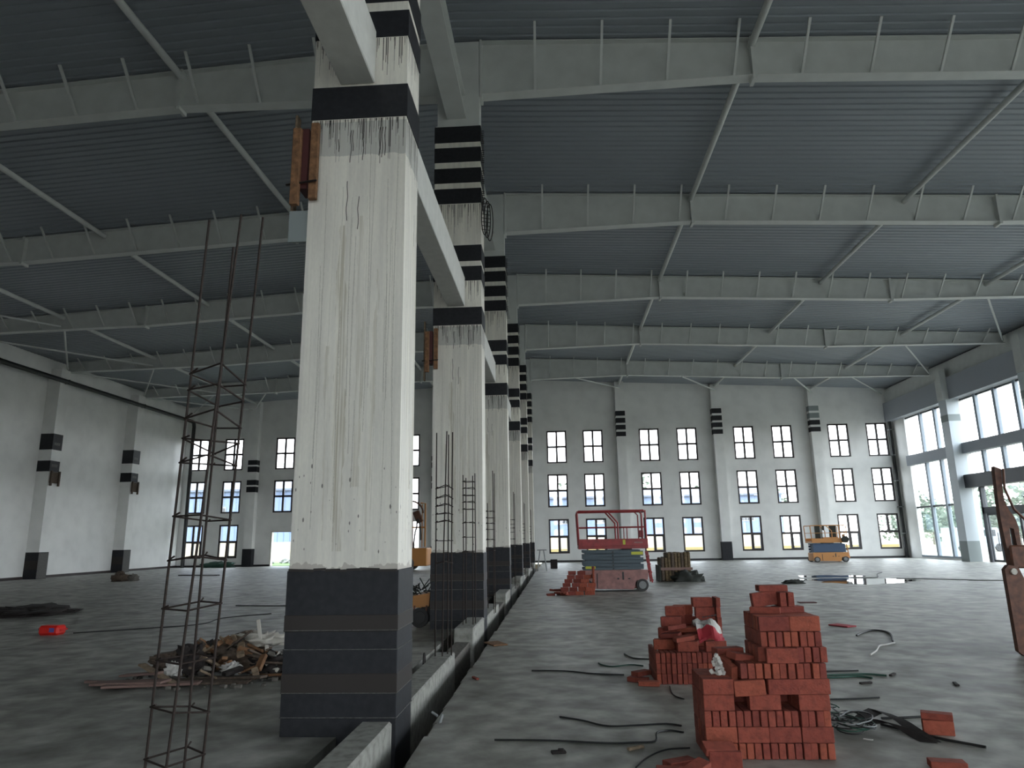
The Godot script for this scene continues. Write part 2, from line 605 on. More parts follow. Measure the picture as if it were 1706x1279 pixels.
func build_shell() -> void:
	var s := "structure"
	# floor slab both sides of the foundation trench; the trench bottom
	var mb := MB.new()
	mb.bb(-1.2, XR, -0.45, 0, ZB, ZW)
	mb.bb(XL, -2.02, -0.45, 0, ZB, ZW)
	var fl := single("floor", mb, M.floor_concrete, "bare grey concrete floor slab of the hall", "floor", "", s)
	# ragged concrete lip along the trench edge
	mb = MB.new()
	var z := 2.5
	while z < 40.0:
		var l := rng.randf_range(0.25, 0.8)
		mb.chamfer(P(-1.2 + rng.randf_range(-0.02, 0.015), -0.1, z + l / 2), Vector3(0.07, 0.19 + rng.randf() * 0.012, l), 0.012, Basis(Vector3.UP, rng.randf_range(-0.03, 0.03)))
		z += l
	part("slab_edge", mb, M.floor_concrete, fl)
	single("trench_floor", MB.new().bb(-2.02, -1.2, -0.6, -0.42, ZB, ZW), M.trench_earth, "dark earth bottom of trench along the column row", "trench", "", s)
	# end walls
	for e in [[ZW, 1.0, "wall_back", "white end wall with three rows of windows"], [ZB, -1.0, "wall_front", "white end wall behind the viewer with window openings"]]:
		var holes := end_holes(e[1] > 0)
		if e[1] < 0:
			holes = holes.filter(func(h: Array) -> bool: return h[6] > 0 or h[4] < 2)
		var z0: float = e[0]
		var z1: float = z0 + 0.3 * e[1]
		mb = MB.new()
		wall_cells(mb, cuts(holes, XL - 0.3, XR + 0.3, 0), cuts(holes, 0.0, 11.6, 2), holes, func(m: MB, x0: float, x1: float, y0: float, y1: float) -> void: m.bb(x0, x1, y0, y1, z0, z1))
		mb.slab(PackedVector2Array([Vector2(XL - 0.3, 11.6), Vector2(XR + 0.3, 11.6), Vector2(XR + 0.3, 11.95), Vector2(MID, 13.4), Vector2(XL - 0.3, 11.95)]), P(0, 0, z0), Vector3.RIGHT, Vector3.UP, Vector3(0, 0, -0.3 * e[1]))
		single(e[2], mb, M.wall_paint, e[3], "wall", "", s)
	# blank side wall with eave strip
	mb = MB.new()
	mb.bb(XL - 0.3, XL, 0, 11.95, ZB, ZW)
	var wl := single("wall_left", mb, M.wall_paint, "tall blank white side wall with black pipe along its top", "wall", "", s)
	part("eave_strip", MB.new().bb(XL, XL + 0.12, 11.0, 11.75, ZB, ZW), M.wall_paint, wl)
	# base boards: dark strip at the foot of the walls
	mb = MB.new()
	mb.bb(XL + 0.0, -20.98, 0, 0.13, ZW - 0.03, ZW)
	mb.bb(-19.38, XR, 0, 0.13, ZW - 0.03, ZW)
	single("baseboard_back", mb, M.pipe_black, "thin black skirting along the windowed end wall", "baseboard", "", s)
	single("baseboard_left", MB.new().bb(XL, XL + 0.03, 0, 0.14, ZB, ZW), M.window_frame, "thin dark skirting along the blank side wall", "baseboard", "", s)
	# ribbed roof sheets, one for each slope
	for sd in [1.0, -1.0]:
		mb = MB.new()
		var xe := XR + 0.4 if sd > 0 else XL - 0.4
		var ya := roof_y(MID)
		var yb := roof_y(xe)
		var nrm := Vector3(0.0535 * sd, 1, 0).normalized()
		var zz := ZB - 0.3
		var prof := []
		while zz < ZW + 0.3:
			prof.append_array([[zz, 0.0], [zz + 0.16, 0.0], [zz + 0.185, 0.035], [zz + 0.225, 0.035]])
			zz += 0.25
		prof.append([zz, 0.0])
		for i in prof.size() - 1:
			var p: Array = prof[i]
			var q: Array = prof[i + 1]
			var a: Vector3 = P(MID, ya, p[0]) + nrm * p[1]
			var b: Vector3 = P(xe, yb, p[0]) + nrm * p[1]
			var c: Vector3 = P(xe, yb, q[0]) + nrm * q[1]
			var d: Vector3 = P(MID, ya, q[0]) + nrm * q[1]
			var dn := (b - a).cross(d - a).normalized()
			if dn.y > 0:
				dn = -dn
			mb.quad(a, b, c, d, dn)
		# solid roof build-up above the ribs
		mb.slab(PackedVector2Array([Vector2(MID, ya + 0.05), Vector2(xe, yb + 0.05), Vector2(xe, yb + 0.25), Vector2(MID, ya + 0.25)]), P(0, 0, ZB - 0.3), Vector3.RIGHT, Vector3.UP, P(0, 0, ZW - ZB + 0.6))
		single("ceiling", mb, M.roof_sheet, "ribbed grey steel roof underside over the %s side of the hall" % ("glazed" if sd > 0 else "blank wall"), "ceiling", "", s)

# ---------------------------------------------------------------- windows of the end walls
func build_windows() -> void:
	for h in end_holes(true):
		var x0: float = h[0]
		var x1: float = h[1]
		var y0: float = h[2]
		var y1: float = h[3]
		var i: int = h[4]
		var row: int = h[5]
		var sd: int = h[6]
		if x1 - x0 > 1.5:
			var d := thing("door_1", "open doorway with white lining in end wall, grass outside", "door", P(x0, 0, ZW + 0.15), "", "structure")
			hpart("lining", MB.new().bb(x0, x0 + 0.07, 0, 2.48, ZW - 0.02, ZW + 0.32).bb(x1 - 0.07, x1, 0, 2.48, ZW - 0.02, ZW + 0.32).bb(x0 + 0.07, x1 - 0.07, 2.41, 2.48, ZW - 0.02, ZW + 0.32), M.plastic_white, d)
			hpart("threshold", MB.new().bb(x0 + 0.07, x1 - 0.07, -0.02, 0.02, ZW, ZW + 0.3), M.cast_concrete, d)
			continue
		var k := 8 - i
		var place := "%s window from the %s side wall" % [ordinal(k), "glazed" if sd > 0 else "blank"]
		if sd < 0 and i < 3 and row == 0:
			continue
		var rn: String = ["bottom", "middle", "top"][row]
		var w := thing("window_%d" % (1 + row + 3 * i + (24 if sd < 0 else 0)), "dark-framed four-pane window, %s row, %s" % [rn, place], "window", P((x0 + x1) / 2, y0, ZW + 0.1), "end wall windows", "structure")
		var za := ZW + 0.03
		var zb := ZW + 0.12
		var t := 0.115
		hpart("frame", MB.new().bb(x0, x1, y0, y0 + t, za, zb).bb(x0, x1, y1 - t, y1, za, zb).bb(x0, x0 + t, y0 + t, y1 - t, za, zb).bb(x1 - t, x1, y0 + t, y1 - t, za, zb), M.window_frame, w)
		var ym := (y0 + y1) / 2 if row > 0 else y0 + 1.17
		var xm := (x0 + x1) / 2
		hpart("transom", MB.new().bb(x0 + t, x1 - t, ym - 0.072, ym + 0.072, za, zb), M.window_frame, w)
		var open_sash := row == 0 and sd > 0 and (i == 3 or i == 7)
		var mu := MB.new().bb(xm - 0.072, xm + 0.072, ym + 0.072, y1 - t, za, zb)
		if not open_sash:
			mu.bb(xm - 0.072, xm + 0.072, y0 + t, ym - 0.072, za, zb)
		hpart("mullion", mu, M.window_frame, w)
		if row == 0 and not open_sash:
			hpart("sash", MB.new().bb(xm + 0.072, xm + 0.1, y0 + t, ym - 0.072, za - 0.02, zb).bb(x1 - t - 0.06, x1 - t, y0 + t, ym - 0.072, za - 0.02, zb).bb(xm + 0.1, x1 - t - 0.06, y0 + t, y0 + t + 0.055, za - 0.02, zb).bb(xm + 0.1, x1 - t - 0.06, ym - 0.1, ym - 0.072, za - 0.02, zb), M.dark_frame, w)
		for q in [[x0 + t, xm - 0.072, ym + 0.072, y1 - t], [xm + 0.072, x1 - t, ym + 0.072, y1 - t], [x0 + t, xm - 0.072, y0 + t, ym - 0.072], [xm + 0.072, x1 - t, y0 + t, ym - 0.072]]:
			if open_sash and q[2] < ym:
				continue
			if row == 0 and q[2] < ym and q[0] < xm:
				continue
			hpart("pane", MB.new().bb(q[0], q[1], q[2], q[3], ZW + 0.075, ZW + 0.083), M.glass, w)

# ---------------------------------------------------------------- glazed side wall
func build_side_glazing() -> void:
	var s := "structure"
	var bays := []
	for k in range(0, 9):
		bays.append([49.2 - k * 7.5, 43.35 - k * 7.5, k])
	var holes := []
	for b in bays:
		var hi: float = b[0] if b[2] == 0 else b[0] + 0.8
		if b[1] < ZB:
			continue
		if b[2] == 1:
			holes.append([b[1], hi, 0.0, 9.39])
		else:
			holes.append([b[1], hi, 0.15, 6.1])
			holes.append([b[1], hi, 6.75, 9.39])
	var mb := MB.new()
	wall_cells(mb, cuts(holes, ZB - 0.3, ZW + 0.3, 0), cuts(holes, 0.0, 11.9, 2), holes, func(m: MB, z0: float, z1: float, y0: float, y1: float) -> void: m.bb(XR, XR + 0.3, y0, y1, z0, z1))
	var wr := single("wall_right", mb, M.wall_paint, "side wall of tall glazed bays between white columns", "wall", "", s)
	part("lintel", MB.new().bb(XR - 0.45, XR, 9.42, 10.75, ZB, ZW), M.lintel_grey, wr)
	part("gutter_box", MB.new().bb(XR - 0.25, XR, 10.75, 11.75, ZB, ZW), M.steel_white, wr)
	for b in bays:
		var k: int = b[2]
		var hi: float = b[0] if k == 0 else b[0] + 0.8
		var lo: float = b[1]
		if lo < ZB:
			continue
		var where := "by the end wall" if k == 0 else ("over the dark entrance" if k == 1 else "%s from the end wall" % ordinal(k + 1))
		if k > 1:
			where = "%s bay from the end wall" % ordinal(k + 1)
		var w := thing("window_%d" % (49 + k), "tall glazed bay of grey mullions, %s" % where, "window", P(XR, 0, (hi + lo) / 2), "glazed bays", s)
		var xa := XR + 0.06
		var xb := XR + 0.2
		# spandrel beam between the storeys is part of the bay
		if k != 1:
			hpart("spandrel", MB.new().bb(XR - 0.2, XR + 0.06, 6.08, 6.76, lo, hi), M.lintel_grey, w)
		else:
			hpart("spandrel", MB.new().bb(XR - 0.2, XR + 0.3, 6.15, 6.76, lo, hi), M.lintel_grey, w)
			hpart("canopy_beam", MB.new().bb(XR - 0.35, XR + 0.3, 4.15, 4.9, lo, hi), M.dark_frame, w)
		var rows := [[0.15, 3.3], [3.3, 6.1], [6.75, 9.39]]
		if k == 1:
			rows = [[4.9, 6.15], [6.76, 9.39]]
		var zs := [hi]
		var zc := hi - (2.0 if k == 0 else 1.55)
		while zc > lo + 0.9:
			zs.append(zc)
			zc -= 1.8
		zs.append(lo)
		for row in rows:
			for i in range(1, zs.size() - 1):
				hpart("mullion", MB.new().bb(xa - 0.06, xb, row[0], row[1], zs[i] - 0.11, zs[i] + 0.11), M.curtain_frame, w)
			for i in zs.size() - 1:
				hpart("pane", MB.new().bb(XR + 0.12, XR + 0.132, row[0], row[1], zs[i + 1], zs[i]), M.green_glass if row[0] < 1.0 else M.glass, w)
		if k != 1:
			hpart("transom", MB.new().bb(xa, xb, 3.25, 3.36, lo, hi), M.dark_frame, w)
			hpart("sill_rail", MB.new().bb(xa - 0.1, xb, 0.1, 0.22, lo, hi), M.curtain_frame, w)
			hpart("head_rail", MB.new().bb(xa, xb, 9.3, 9.4, lo, hi), M.dark_frame, w)
		else:
			hpart("head_rail", MB.new().bb(xa, xb, 9.3, 9.4, lo, hi), M.dark_frame, w)
			var d := thing("door_2", "dark aluminium entrance doors under the dark canopy beam", "door", P(XR, 0, 39.0), "", s)
			var zp := 41.75
			hpart("post", MB.new().bb(XR - 0.05, XR + 0.2, 0, 4.15, zp - 0.2, zp), M.dark_frame, d)
			hpart("post", MB.new().bb(XR - 0.05, XR + 0.2, 0, 4.15, lo, lo + 0.2), M.dark_frame, d)
			hpart("transom", MB.new().bb(XR - 0.05, XR + 0.2, 2.65, 3.0, lo, zp), M.dark_frame, d)
			for i in 6:
				var za := zp - 0.3 - i * 0.95
				var lf := hpart("door_leaf", MB.new().bb(XR + 0.02, XR + 0.09, 0.02, 2.65, za - 0.08, za).bb(XR + 0.02, XR + 0.09, 0.02, 2.65, za - 0.93, za - 0.85).bb(XR + 0.02, XR + 0.09, 0.02, 0.14, za - 0.85, za - 0.08).bb(XR + 0.02, XR + 0.09, 2.55, 2.65, za - 0.85, za - 0.08), M.dark_frame, d)
				part("pane", MB.new().bb(XR + 0.05, XR + 0.058, 0.14, 2.55, za - 0.85, za - 0.08), M.glass, lf)
				part("handle", MB.new().tube([P(XR - 0.03, 0.9, za - 0.8), P(XR - 0.03, 1.6, za - 0.8)], 0.018, 6), M.wheel_grey, lf)
			hpart("side_light", MB.new().bb(XR + 0.12, XR + 0.13, 0.05, 4.15, zp, hi), M.green_glass, d)
			hpart("fan_light", MB.new().bb(XR + 0.12, XR + 0.13, 3.0, 4.15, lo + 0.2, zp - 0.2), M.glass, d)
	# columns standing in front of the glazing
	for k in range(0, 8):
		var z0 := 42.5 - k * 7.5
		var lab := "white column of the glazed wall beside the dark entrance doors" if k == 0 else "white column of the glazed wall, %s from end wall" % ordinal(k + 1)
		var c := thing("wall_column", lab, "column", P(XR - 0.35, 0, z0 + 0.4), "columns of the glazed wall", "thing")
		hpart("shaft", MB.new().bb(XR - 0.7, XR - 0.001, 0, 9.42, z0, z0 + 0.82), M.cladding_grey, c)
		hpart("base_wrap", MB.new().bb(XR - 0.706, XR - 0.001, 0, 1.15, z0 - 0.006, z0 + 0.826), M.wrap_grey, c)
		hpart("head_bracket", MB.new().bb(XR - 0.8, XR - 0.45, 9.42, 11.3, z0 + 0.1, z0 + 0.72), M.steel_white, c)
		hpart("wrap_band", MB.new().bb(XR - 0.704, XR - 0.001, 8.1, 8.5, z0 - 0.004, z0 + 0.824), M.wrap_grey, c)

# ---------------------------------------------------------------- the row of wrapped concrete columns
func build_columns() -> void:
	var hx := (CX1 - CX0) / 2
	var cxm := (CX0 + CX1) / 2
	# prototype in local axes: base centre of the front edge at the origin, going to -z
	var c := thing("concrete_column", "", "column", P(cxm, 0, front(1)), "row of wrapped concrete columns")
	var mb := MB.new()
	var y0 := -0.45
	var y1 := 10.84
	var v0 := (10.84 - y0) / 10.84
	var fr := [[Vector3(-hx, 0, 0), Vector3(hx, 0, 0), Vector3(0, 0, 1), 0.0, 1.0], [Vector3(hx, 0, 0), Vector3(hx, 0, -CT), Vector3(1, 0, 0), 1.0, 0.38], [Vector3(hx, 0, -CT), Vector3(-hx, 0, -CT), Vector3(0, 0, -1), 1.0, 0.0], [Vector3(-hx, 0, -CT), Vector3(-hx, 0, 0), Vector3(-1, 0, 0), 0.3, 0.92]]
	for q in fr:
		var a: Vector3 = q[0]
		var b: Vector3 = q[1]
		mb.quad(a + Vector3(0, y0, 0), b + Vector3(0, y0, 0), b + Vector3(0, y1, 0), a + Vector3(0, y1, 0), q[2], [Vector2(q[3], v0), Vector2(q[4], v0), Vector2(q[4], 0), Vector2(q[3], 0)])
	mb.quad(Vector3(-hx, y1, 0), Vector3(hx, y1, 0), Vector3(hx, y1, -CT), Vector3(-hx, y1, -CT), Vector3.UP)
	part("shaft", mb, M.column_paint, c)
	var ring := func(ya: float, yb: float, o: float) -> MB:
		return MB.new().chamfer(Vector3(0, (ya + yb) / 2, -CT / 2), Vector3(2 * hx + 2 * o, yb - ya, CT + 2 * o), minf(0.004, (yb - ya) * 0.3))
	for s in [[-0.44, 0.16, 0.010, 0], [0.15, 0.37, 0.014, 0], [0.36, 0.53, 0.018, 1], [0.525, 0.735, 0.014, 0], [0.73, 0.90, 0.010, 0], [0.89, 1.035, 0.018, 1], [1.03, 1.43, 0.014, 0]]:
		part("base_wrap", ring.call(s[0], s[1], s[2]), M.wrap_brown if s[3] else M.wrap_black, c)
	for y in [0.16, 0.365, 0.735, 0.9]:
		part("wrap_seam", ring.call(y - 0.003, y + 0.004, 0.020), M.wrap_scuffed, c)
	# ragged top edge of the base wrap
	mb = MB.new()
	var x := -hx
	while x < hx - 0.02:
		var w := minf(rng.randf_range(0.05, 0.2), hx - x)
		mb.box(Vector3(x + w / 2, 1.43 + rng.randf_range(-0.004, 0.012), 0.012), Vector3(w, 0.022, 0.02), Basis(Vector3.BACK, rng.randf_range(-0.05, 0.05)))
		x += w
	part("wrap_edge", mb, M.wrap_brown, c)
	for b in [[6.14, 6.53], [7.13, 7.46], [7.58, 7.95], [8.94, 9.30], [9.44, 9.80], [9.95, 10.31], [10.44, 10.84]]:
		var wb := part("wrap_band", ring.call(b[0], b[1], 0.012), M.wrap_black, c)
		if b[0] > 8.5:
			mb = MB.new()
			for i in 7:
				mb.tube([Vector3(hx + 0.01, b[0] + 0.03 + i * 0.05, -0.12), Vector3(hx + 0.075, b[0] + 0.03 + i * 0.05, -0.12)], 0.008, 6)
			part("anchor_bolt", mb, M.rebar_dark, wb).set_meta("kind", "stuff")
	# steel head on the concrete
	part("steel_head", MB.new().box(Vector3(0.0, 11.98, -CT / 2), Vector3(0.96, 2.28, 0.42)).box(Vector3(0, 10.86, -CT / 2), Vector3(1.0, 0.04, 0.6)), M.steel_white, c)
	var labels := {0: "", 1: "large drip-stained white column with black base wrap and timber box, at the rubbish heap", 2: "white wrapped column behind the stained one, two short rebar cages before it"}
	labels[1] = "drip-stained white column with black base wrap, next to the rubbish heap"
	c.set_meta("label", labels[1])
	for n in range(0, 7):
		if n == 1:
			continue
		var lab: String
		if n == 2:
			lab = "black-banded white column with two rebar cages right before it"
		elif n == 0:
			lab = "white wrapped column of the row, at the end opposite the windowed wall"
		else:
			lab = "black-banded white column, %s of its row counted from the windowed wall" % ordinal(7 - n)
		again(c, "concrete_column", P(cxm, 0, front(n)), lab)
	# concrete tie beams and the steel beam over the column heads, bay by bay
	for n in range(0, 7):
		var za := front(n) + CT
		var zb := front(n + 1) if n < 6 else ZW - 0.11
		var nm := "between the %s and %s columns counted from the windowed wall" % [ordinal(7 - n), ordinal(6 - n)] if n < 6 else "from the last column to the windowed wall"
		single("tie_beam", MB.new().chamfer(P(-2.04, 6.88, (za + zb) / 2), Vector3(0.38, 0.65, zb - za), 0.012), M.beam_paint, "white concrete tie beam " + nm, "beam", "concrete tie beams", "thing")
		var t := thing("ridge_beam", "white steel ridge beam " + nm, "beam", P(-2.05, 11.1, (za + zb) / 2), "steel ridge beams")
		hpart("bottom_flange", MB.new().bb(-2.27, -1.83, 11.1, 11.125, za - 0.1, zb + 0.1), M.steel_white, t)
		hpart("web", MB.new().bb(-2.06, -2.04, 11.125, 11.7, za - 0.1, zb + 0.1), M.steel_white, t)
		hpart("top_flange", MB.new().bb(-2.25, -1.85, 11.7, 11.72, za - 0.1, zb + 0.1), M.steel_white, t)
	# timber shuttering left clamped to two columns
	for n in [1, 2]:
		var zf := front(n)
		var lab := "timber shuttering clamped to the stained column above head height" if n == 1 else "timber shuttering clamped to the second-nearest banded column"
		if n == 2:
			lab = "timber shuttering clamped to the column with two rebar cages before it"
		var t := thing("timber_shuttering", lab, "shuttering", P(-2.6, 5.1, zf - 0.02), "shuttering left on the columns")
		hpart("plank", MB.new().chamfer(P(-2.64, 5.55, zf - 0.09), Vector3(0.09, 0.88, 0.06), 0.006), M.timber, t)
		hpart("plank", MB.new().chamfer(P(-2.46, 5.62, zf - 0.06), Vector3(0.085, 0.88, 0.06), 0.006), M.timber, t)
		hpart("plank", MB.new().chamfer(P(-2.73, 5.62, zf + 0.12), Vector3(0.03, 1.3, 0.10), 0.006), M.timber_pale, t)
		hpart("board", MB.new().chamfer(P(-2.575, 5.66, zf + 0.05), Vector3(0.09, 0.7, 0.22), 0.004), M.ply_red, t)
		hpart("clamp_rod", MB.new().tube([P(-2.75, 5.36, zf - 0.06), P(-2.4, 5.36, zf - 0.13)], 0.011, 6), M.rebar_dark, t)
		if n == 1:
			hpart("clamp_plate", MB.new().bb(-2.73, -2.53, 4.75, 5.1, zf + 0.02, zf + 0.05), M.wrap_grey, t)
	# rebar loop hanging by the second column
	mb = MB.new()
	for k in 3:
		var pts := []
		for i in 25:
			var a := TAU * i / 24.0
			pts.append(P(CX1 + 0.09 + 0.05 * k + 0.07 * cos(a), 8.6 + 0.45 * sin(a) - 0.05 * k, front(2) - 0.02 + 0.05 * k + 0.03 * sin(a)))
		mb.tube(pts, 0.012, 6, false)
	for i in 8:
		mb.tube([P(CX1 + 0.02, 8.3 + i * 0.09, front(2) - 0.02), P(CX1 + 0.2, 8.3 + i * 0.09, front(2) + 0.06)], 0.008, 5)
	single("rebar_hoops", mb, M.rebar_dark, "dark rebar hoops hanging high on the column with two cages", "rebar")

# ---------------------------------------------------------------- roof steel
func build_roof_steel() -> void:
	var proto: Node3D
	for n in range(1, 7):
		var z := front(n) + CT / 2
		var lab := "white steel rafter with knee braces, %s from the windowed wall" % ordinal(7 - n)
		if proto:
			again(proto, "roof_rafter", P(0, 0, z), lab)
			continue
		var t := thing("roof_rafter", lab, "rafter", P(0, 0, z), "steel roof rafters")
		proto = t
		for sd in [1.0, -1.0]:
			# bottom edge: haunch at the column, straight run, then level to the eave
			var bot := [[0.5, 11.78], [6.75, 11.9], [16.5, 11.43], [25.6, 11.3]]
			var bt := 0.022
			for i in 3:
				var u0: float = bot[i][0]
				var u1: float = bot[i + 1][0]
				var poly := PackedVector2Array([Vector2(MID + sd * u0, bot[i][1]), Vector2(MID + sd * u1, bot[i + 1][1]), Vector2(MID + sd * u1, top_y(u1)), Vector2(MID + sd * u0, top_y(u0))])
				part("web", MB.new().slab(poly, Vector3(0, 0, 0.008), Vector3.RIGHT, Vector3.UP, Vector3(0, 0, -0.016)), M.steel_white, t)
				part("bottom_flange", MB.new().bar(Vector3(MID + sd * u0, bot[i][1], 0), Vector3(MID + sd * u1, bot[i + 1][1], 0), 0.30, bt), M.steel_white, t)
				part("top_flange", MB.new().bar(Vector3(MID + sd * u0, top_y(u0), 0), Vector3(MID + sd * u1, top_y(u1), 0), 0.30, bt), M.steel_white, t)
				if i > 0:
					part("splice_plate", MB.new().bb(MID + sd * u0 - 0.04, MID + sd * u0 + 0.04, bot[i][1] - 0.1, top_y(u0) + 0.03, -0.17, 0.17), M.steel_white, t)
			part("end_plate", MB.new().bb(MID + sd * 0.48, MID + sd * 0.53, 11.68, 13.2, -0.17, 0.17), M.steel_white, t)
			for k in 16:
				var u := 1.8 + 1.52 * k
				if u > 25.0:
					break
				var yb := 0.0
				for i in 3:
					if u >= bot[i][0] and u <= bot[i + 1][0]:
						yb = lerpf(bot[i][1], bot[i + 1][1], (u - bot[i][0]) / (bot[i + 1][0] - bot[i][0]))
				part("knee_brace", MB.new().bar(Vector3(MID + sd * (u - 0.04), yb + 0.09, 0.03), Vector3(MID + sd * u, top_y(u) + 0.04, 0.72), 0.055, 0.055, Vector3.RIGHT), M.steel_white, t)
	# round tie pipes from rafter to rafter
	for u in [6.75, 13.65, 20.5]:
		for sd in [1.0, -1.0]:
			for n in range(1, 7):
				var za := front(n) + CT / 2 + 0.02
				var zb := front(n + 1) + CT / 2 - 0.02 if n < 6 else ZW - 0.5
				var y := top_y(u) - 0.17
				var nm := "%s line from the %s side wall, %s bay from the windowed wall" % [ordinal(1 if u > 20 else (2 if u > 10 else 3)), "glazed" if sd > 0 else "blank", ordinal(7 - n)]
				single("tie_pipe", MB.new().tube([P(MID + sd * u, y, za), P(MID + sd * u, y, zb)], 0.085, 10), M.steel_white, "white tie pipe, " + nm, "pipe", "roof tie pipes")
	# wind bracing: crossed rods beside the walls, single rods in the last bay
	for sd in [1.0, -1.0]:
		var side := "glazed" if sd > 0 else "blank"
		for n in range(3, 7):
			var za := front(n) + CT / 2
			var zb := front(n + 1) + CT / 2 if n < 6 else ZW
			var xa: float = MID + sd * 20.5
			var xb: float = MID + sd * 25.5
			var ya := 11.62
			single("brace_rod", MB.new().tube([P(xa, ya, za + 0.05), P(xb, 11.45, zb - 0.15)], 0.045, 8), M.steel_white, "white brace rod running out to the %s wall, %s bay from windowed wall" % [side, ordinal(7 - n)], "brace", "roof brace rods")
			if sd < 0:
				single("brace_rod", MB.new().tube([P(xb, 11.33, za + 0.15), P(xa, ya - 0.12, zb - 0.15)], 0.045, 8), M.steel_white, "white brace rod running in from the %s wall, %s bay from windowed wall" % [side, ordinal(7 - n)], "brace", "roof brace rods")
		for u in [6.75, 13.65, 20.5]:
			var y: float = top_y(u) - 0.5
			single("brace_rod", MB.new().tube([P(MID + sd * (u - 3.4), 11.85 - (u - 6.75) * 0.02, front(6) + CT / 2), P(MID + sd * u, y, ZW - 0.51)], 0.05, 8), M.steel_white, "white brace rod to %s pilaster from the %s side wall" % [ordinal(1 if u > 20 else (2 if u > 10 else 3)), side], "brace", "roof brace rods")
	# downpipes and wall pipe
	var pl := thing("wall_pipe", "black pipe along the top of the blank wall, turning down at corner", "pipe", P(XL + 0.9, 0, 50.3))
	hpart("run", MB.new().tube([P(XL + 0.86, 10.62, ZB + 1.0), P(XL + 0.86, 10.62, 50.1), P(XL + 0.86, 10.5, 50.3), P(XL + 0.86, 10.25, 50.35), P(XL + 0.86, 0.0, 50.35)], 0.13, 12), M.pipe_black, pl)
	for i in 3:
		hpart("bracket", MB.new().bb(XL + 0.72, XL + 0.99, 10.5, 10.74, [28.88, 36.38, 43.73][i], [28.94, 36.44, 43.79][i]), M.pipe_black, pl)
	pl = thing("rain_pipe", "black rain pipe in the corner of end wall and glazed wall", "pipe", P(23.78, 0, ZW - 0.16))
	hpart("run", MB.new().tube([P(23.86, 10.75, ZW - 0.5), P(23.82, 10.7, ZW - 0.25), P(23.78, 10.3, ZW - 0.16), P(23.78, 0.0, ZW - 0.16)], 0.11, 12), M.pipe_black, pl)
	for y in [1.6, 3.4, 5.2, 7.0, 8.8]:
		hpart("bracket", MB.new().bb(23.62, 23.94, y, y + 0.06, ZW - 0.28, ZW), M.wheel_grey, pl)

# ---------------------------------------------------------------- pilasters on the walls
func build_pilasters() -> void:
	for sd in [1.0, -1.0]:
		for k in 3:
			var u: float = [6.75, 13.65, 20.5][k]
			var x: float = MID + sd * u
			var lab := "banded white pilaster on end wall, %s from the %s side wall" % [ordinal(3 - k), "glazed" if sd > 0 else "blank"]
			var c := thing("wall_pilaster", lab, "pilaster", P(x, 0, ZW - 0.25), "end wall pilasters")
			var hw := 0.33
			var zf := ZW - 0.5
			hpart("shaft", MB.new().bb(x - hw, x + hw, 0, top_y(u), zf, ZW), M.wall_paint, c)
			var bands := [[8.79, 9.12], [9.28, 9.62], [9.77, 10.13], [10.29, 10.65]] if sd > 0 else [[5.31, 5.72], [5.84, 6.21], [6.8, 7.2], [7.32, 7.67]]
			for i in bands.size():
				var grey: bool = sd > 0 and k == 2 and i > 1
				hpart("wrap_band", MB.new().bb(x - hw - 0.01, x + hw + 0.01, bands[i][0], bands[i][1], zf - 0.01, ZW), M.wrap_grey if grey else M.wrap_black, c)
			hpart("base_wrap", MB.new().bb(x - hw - 0.012, x + hw + 0.012, 0, 1.25, zf - 0.012, ZW), M.wrap_black, c)
	for k in 3:
		var z: float = [43.75, 36.4, 28.9][k]
		var lab := "banded white pilaster on blank side wall, %s from the windowed wall" % ordinal(k + 1)
		var c := thing("wall_pilaster", lab, "pilaster", P(XL + 0.35, 0, z), "side wall pilasters")
		var x1 := XL + 0.72
		hpart("shaft", MB.new().bb(XL, x1, 0, 11.3, z - 0.36, z + 0.36), M.wall_paint, c)
		for b in [[6.8, 7.67], [5.62, 6.2]]:
			hpart("wrap_band", MB.new().bb(XL, x1 + 0.012, b[0], b[1], z - 0.372, z + 0.372), M.wrap_black, c)
			hpart("wrap_patch", MB.new().bb(x1, x1 + 0.016, b[0] + 0.25, b[0] + 0.4, z - 0.25, z + 0.2), M.wrap_scuffed, c)
		for b in [[0.0, 0.5], [0.49, 0.95], [0.94, 1.37]]:
			hpart("base_wrap", MB.new().bb(XL, x1 + 0.012, b[0], b[1], z - 0.372, z + 0.372), M.wrap_black if b[0] != 0.49 else M.wrap_brown, c)
		hpart("scuffed_face", MB.new().bb(x1, x1 + 0.018, 0.02, 1.33, z - 0.35, z + 0.35), M.wrap_scuffed, c)
		var t := thing("timber_shuttering", "small timber shuttering on side wall pilaster, %s from windowed wall" % ordinal(k + 1), "shuttering", P(x1, 5.0, z), "shuttering left on the pilasters")
		hpart("board", MB.new().bb(x1 + 0.02, x1 + 0.08, 5.0, 5.6, z - 0.3, z + 0.3), M.timber_grey, t)
		for s2 in [-1.0, 1.0]:
			hpart("plank", MB.new().bb(x1 + 0.08, x1 + 0.16, 4.85, 5.65, z + s2 * 0.3 - 0.05, z + s2 * 0.3 + 0.05), M.timber_grey, t)

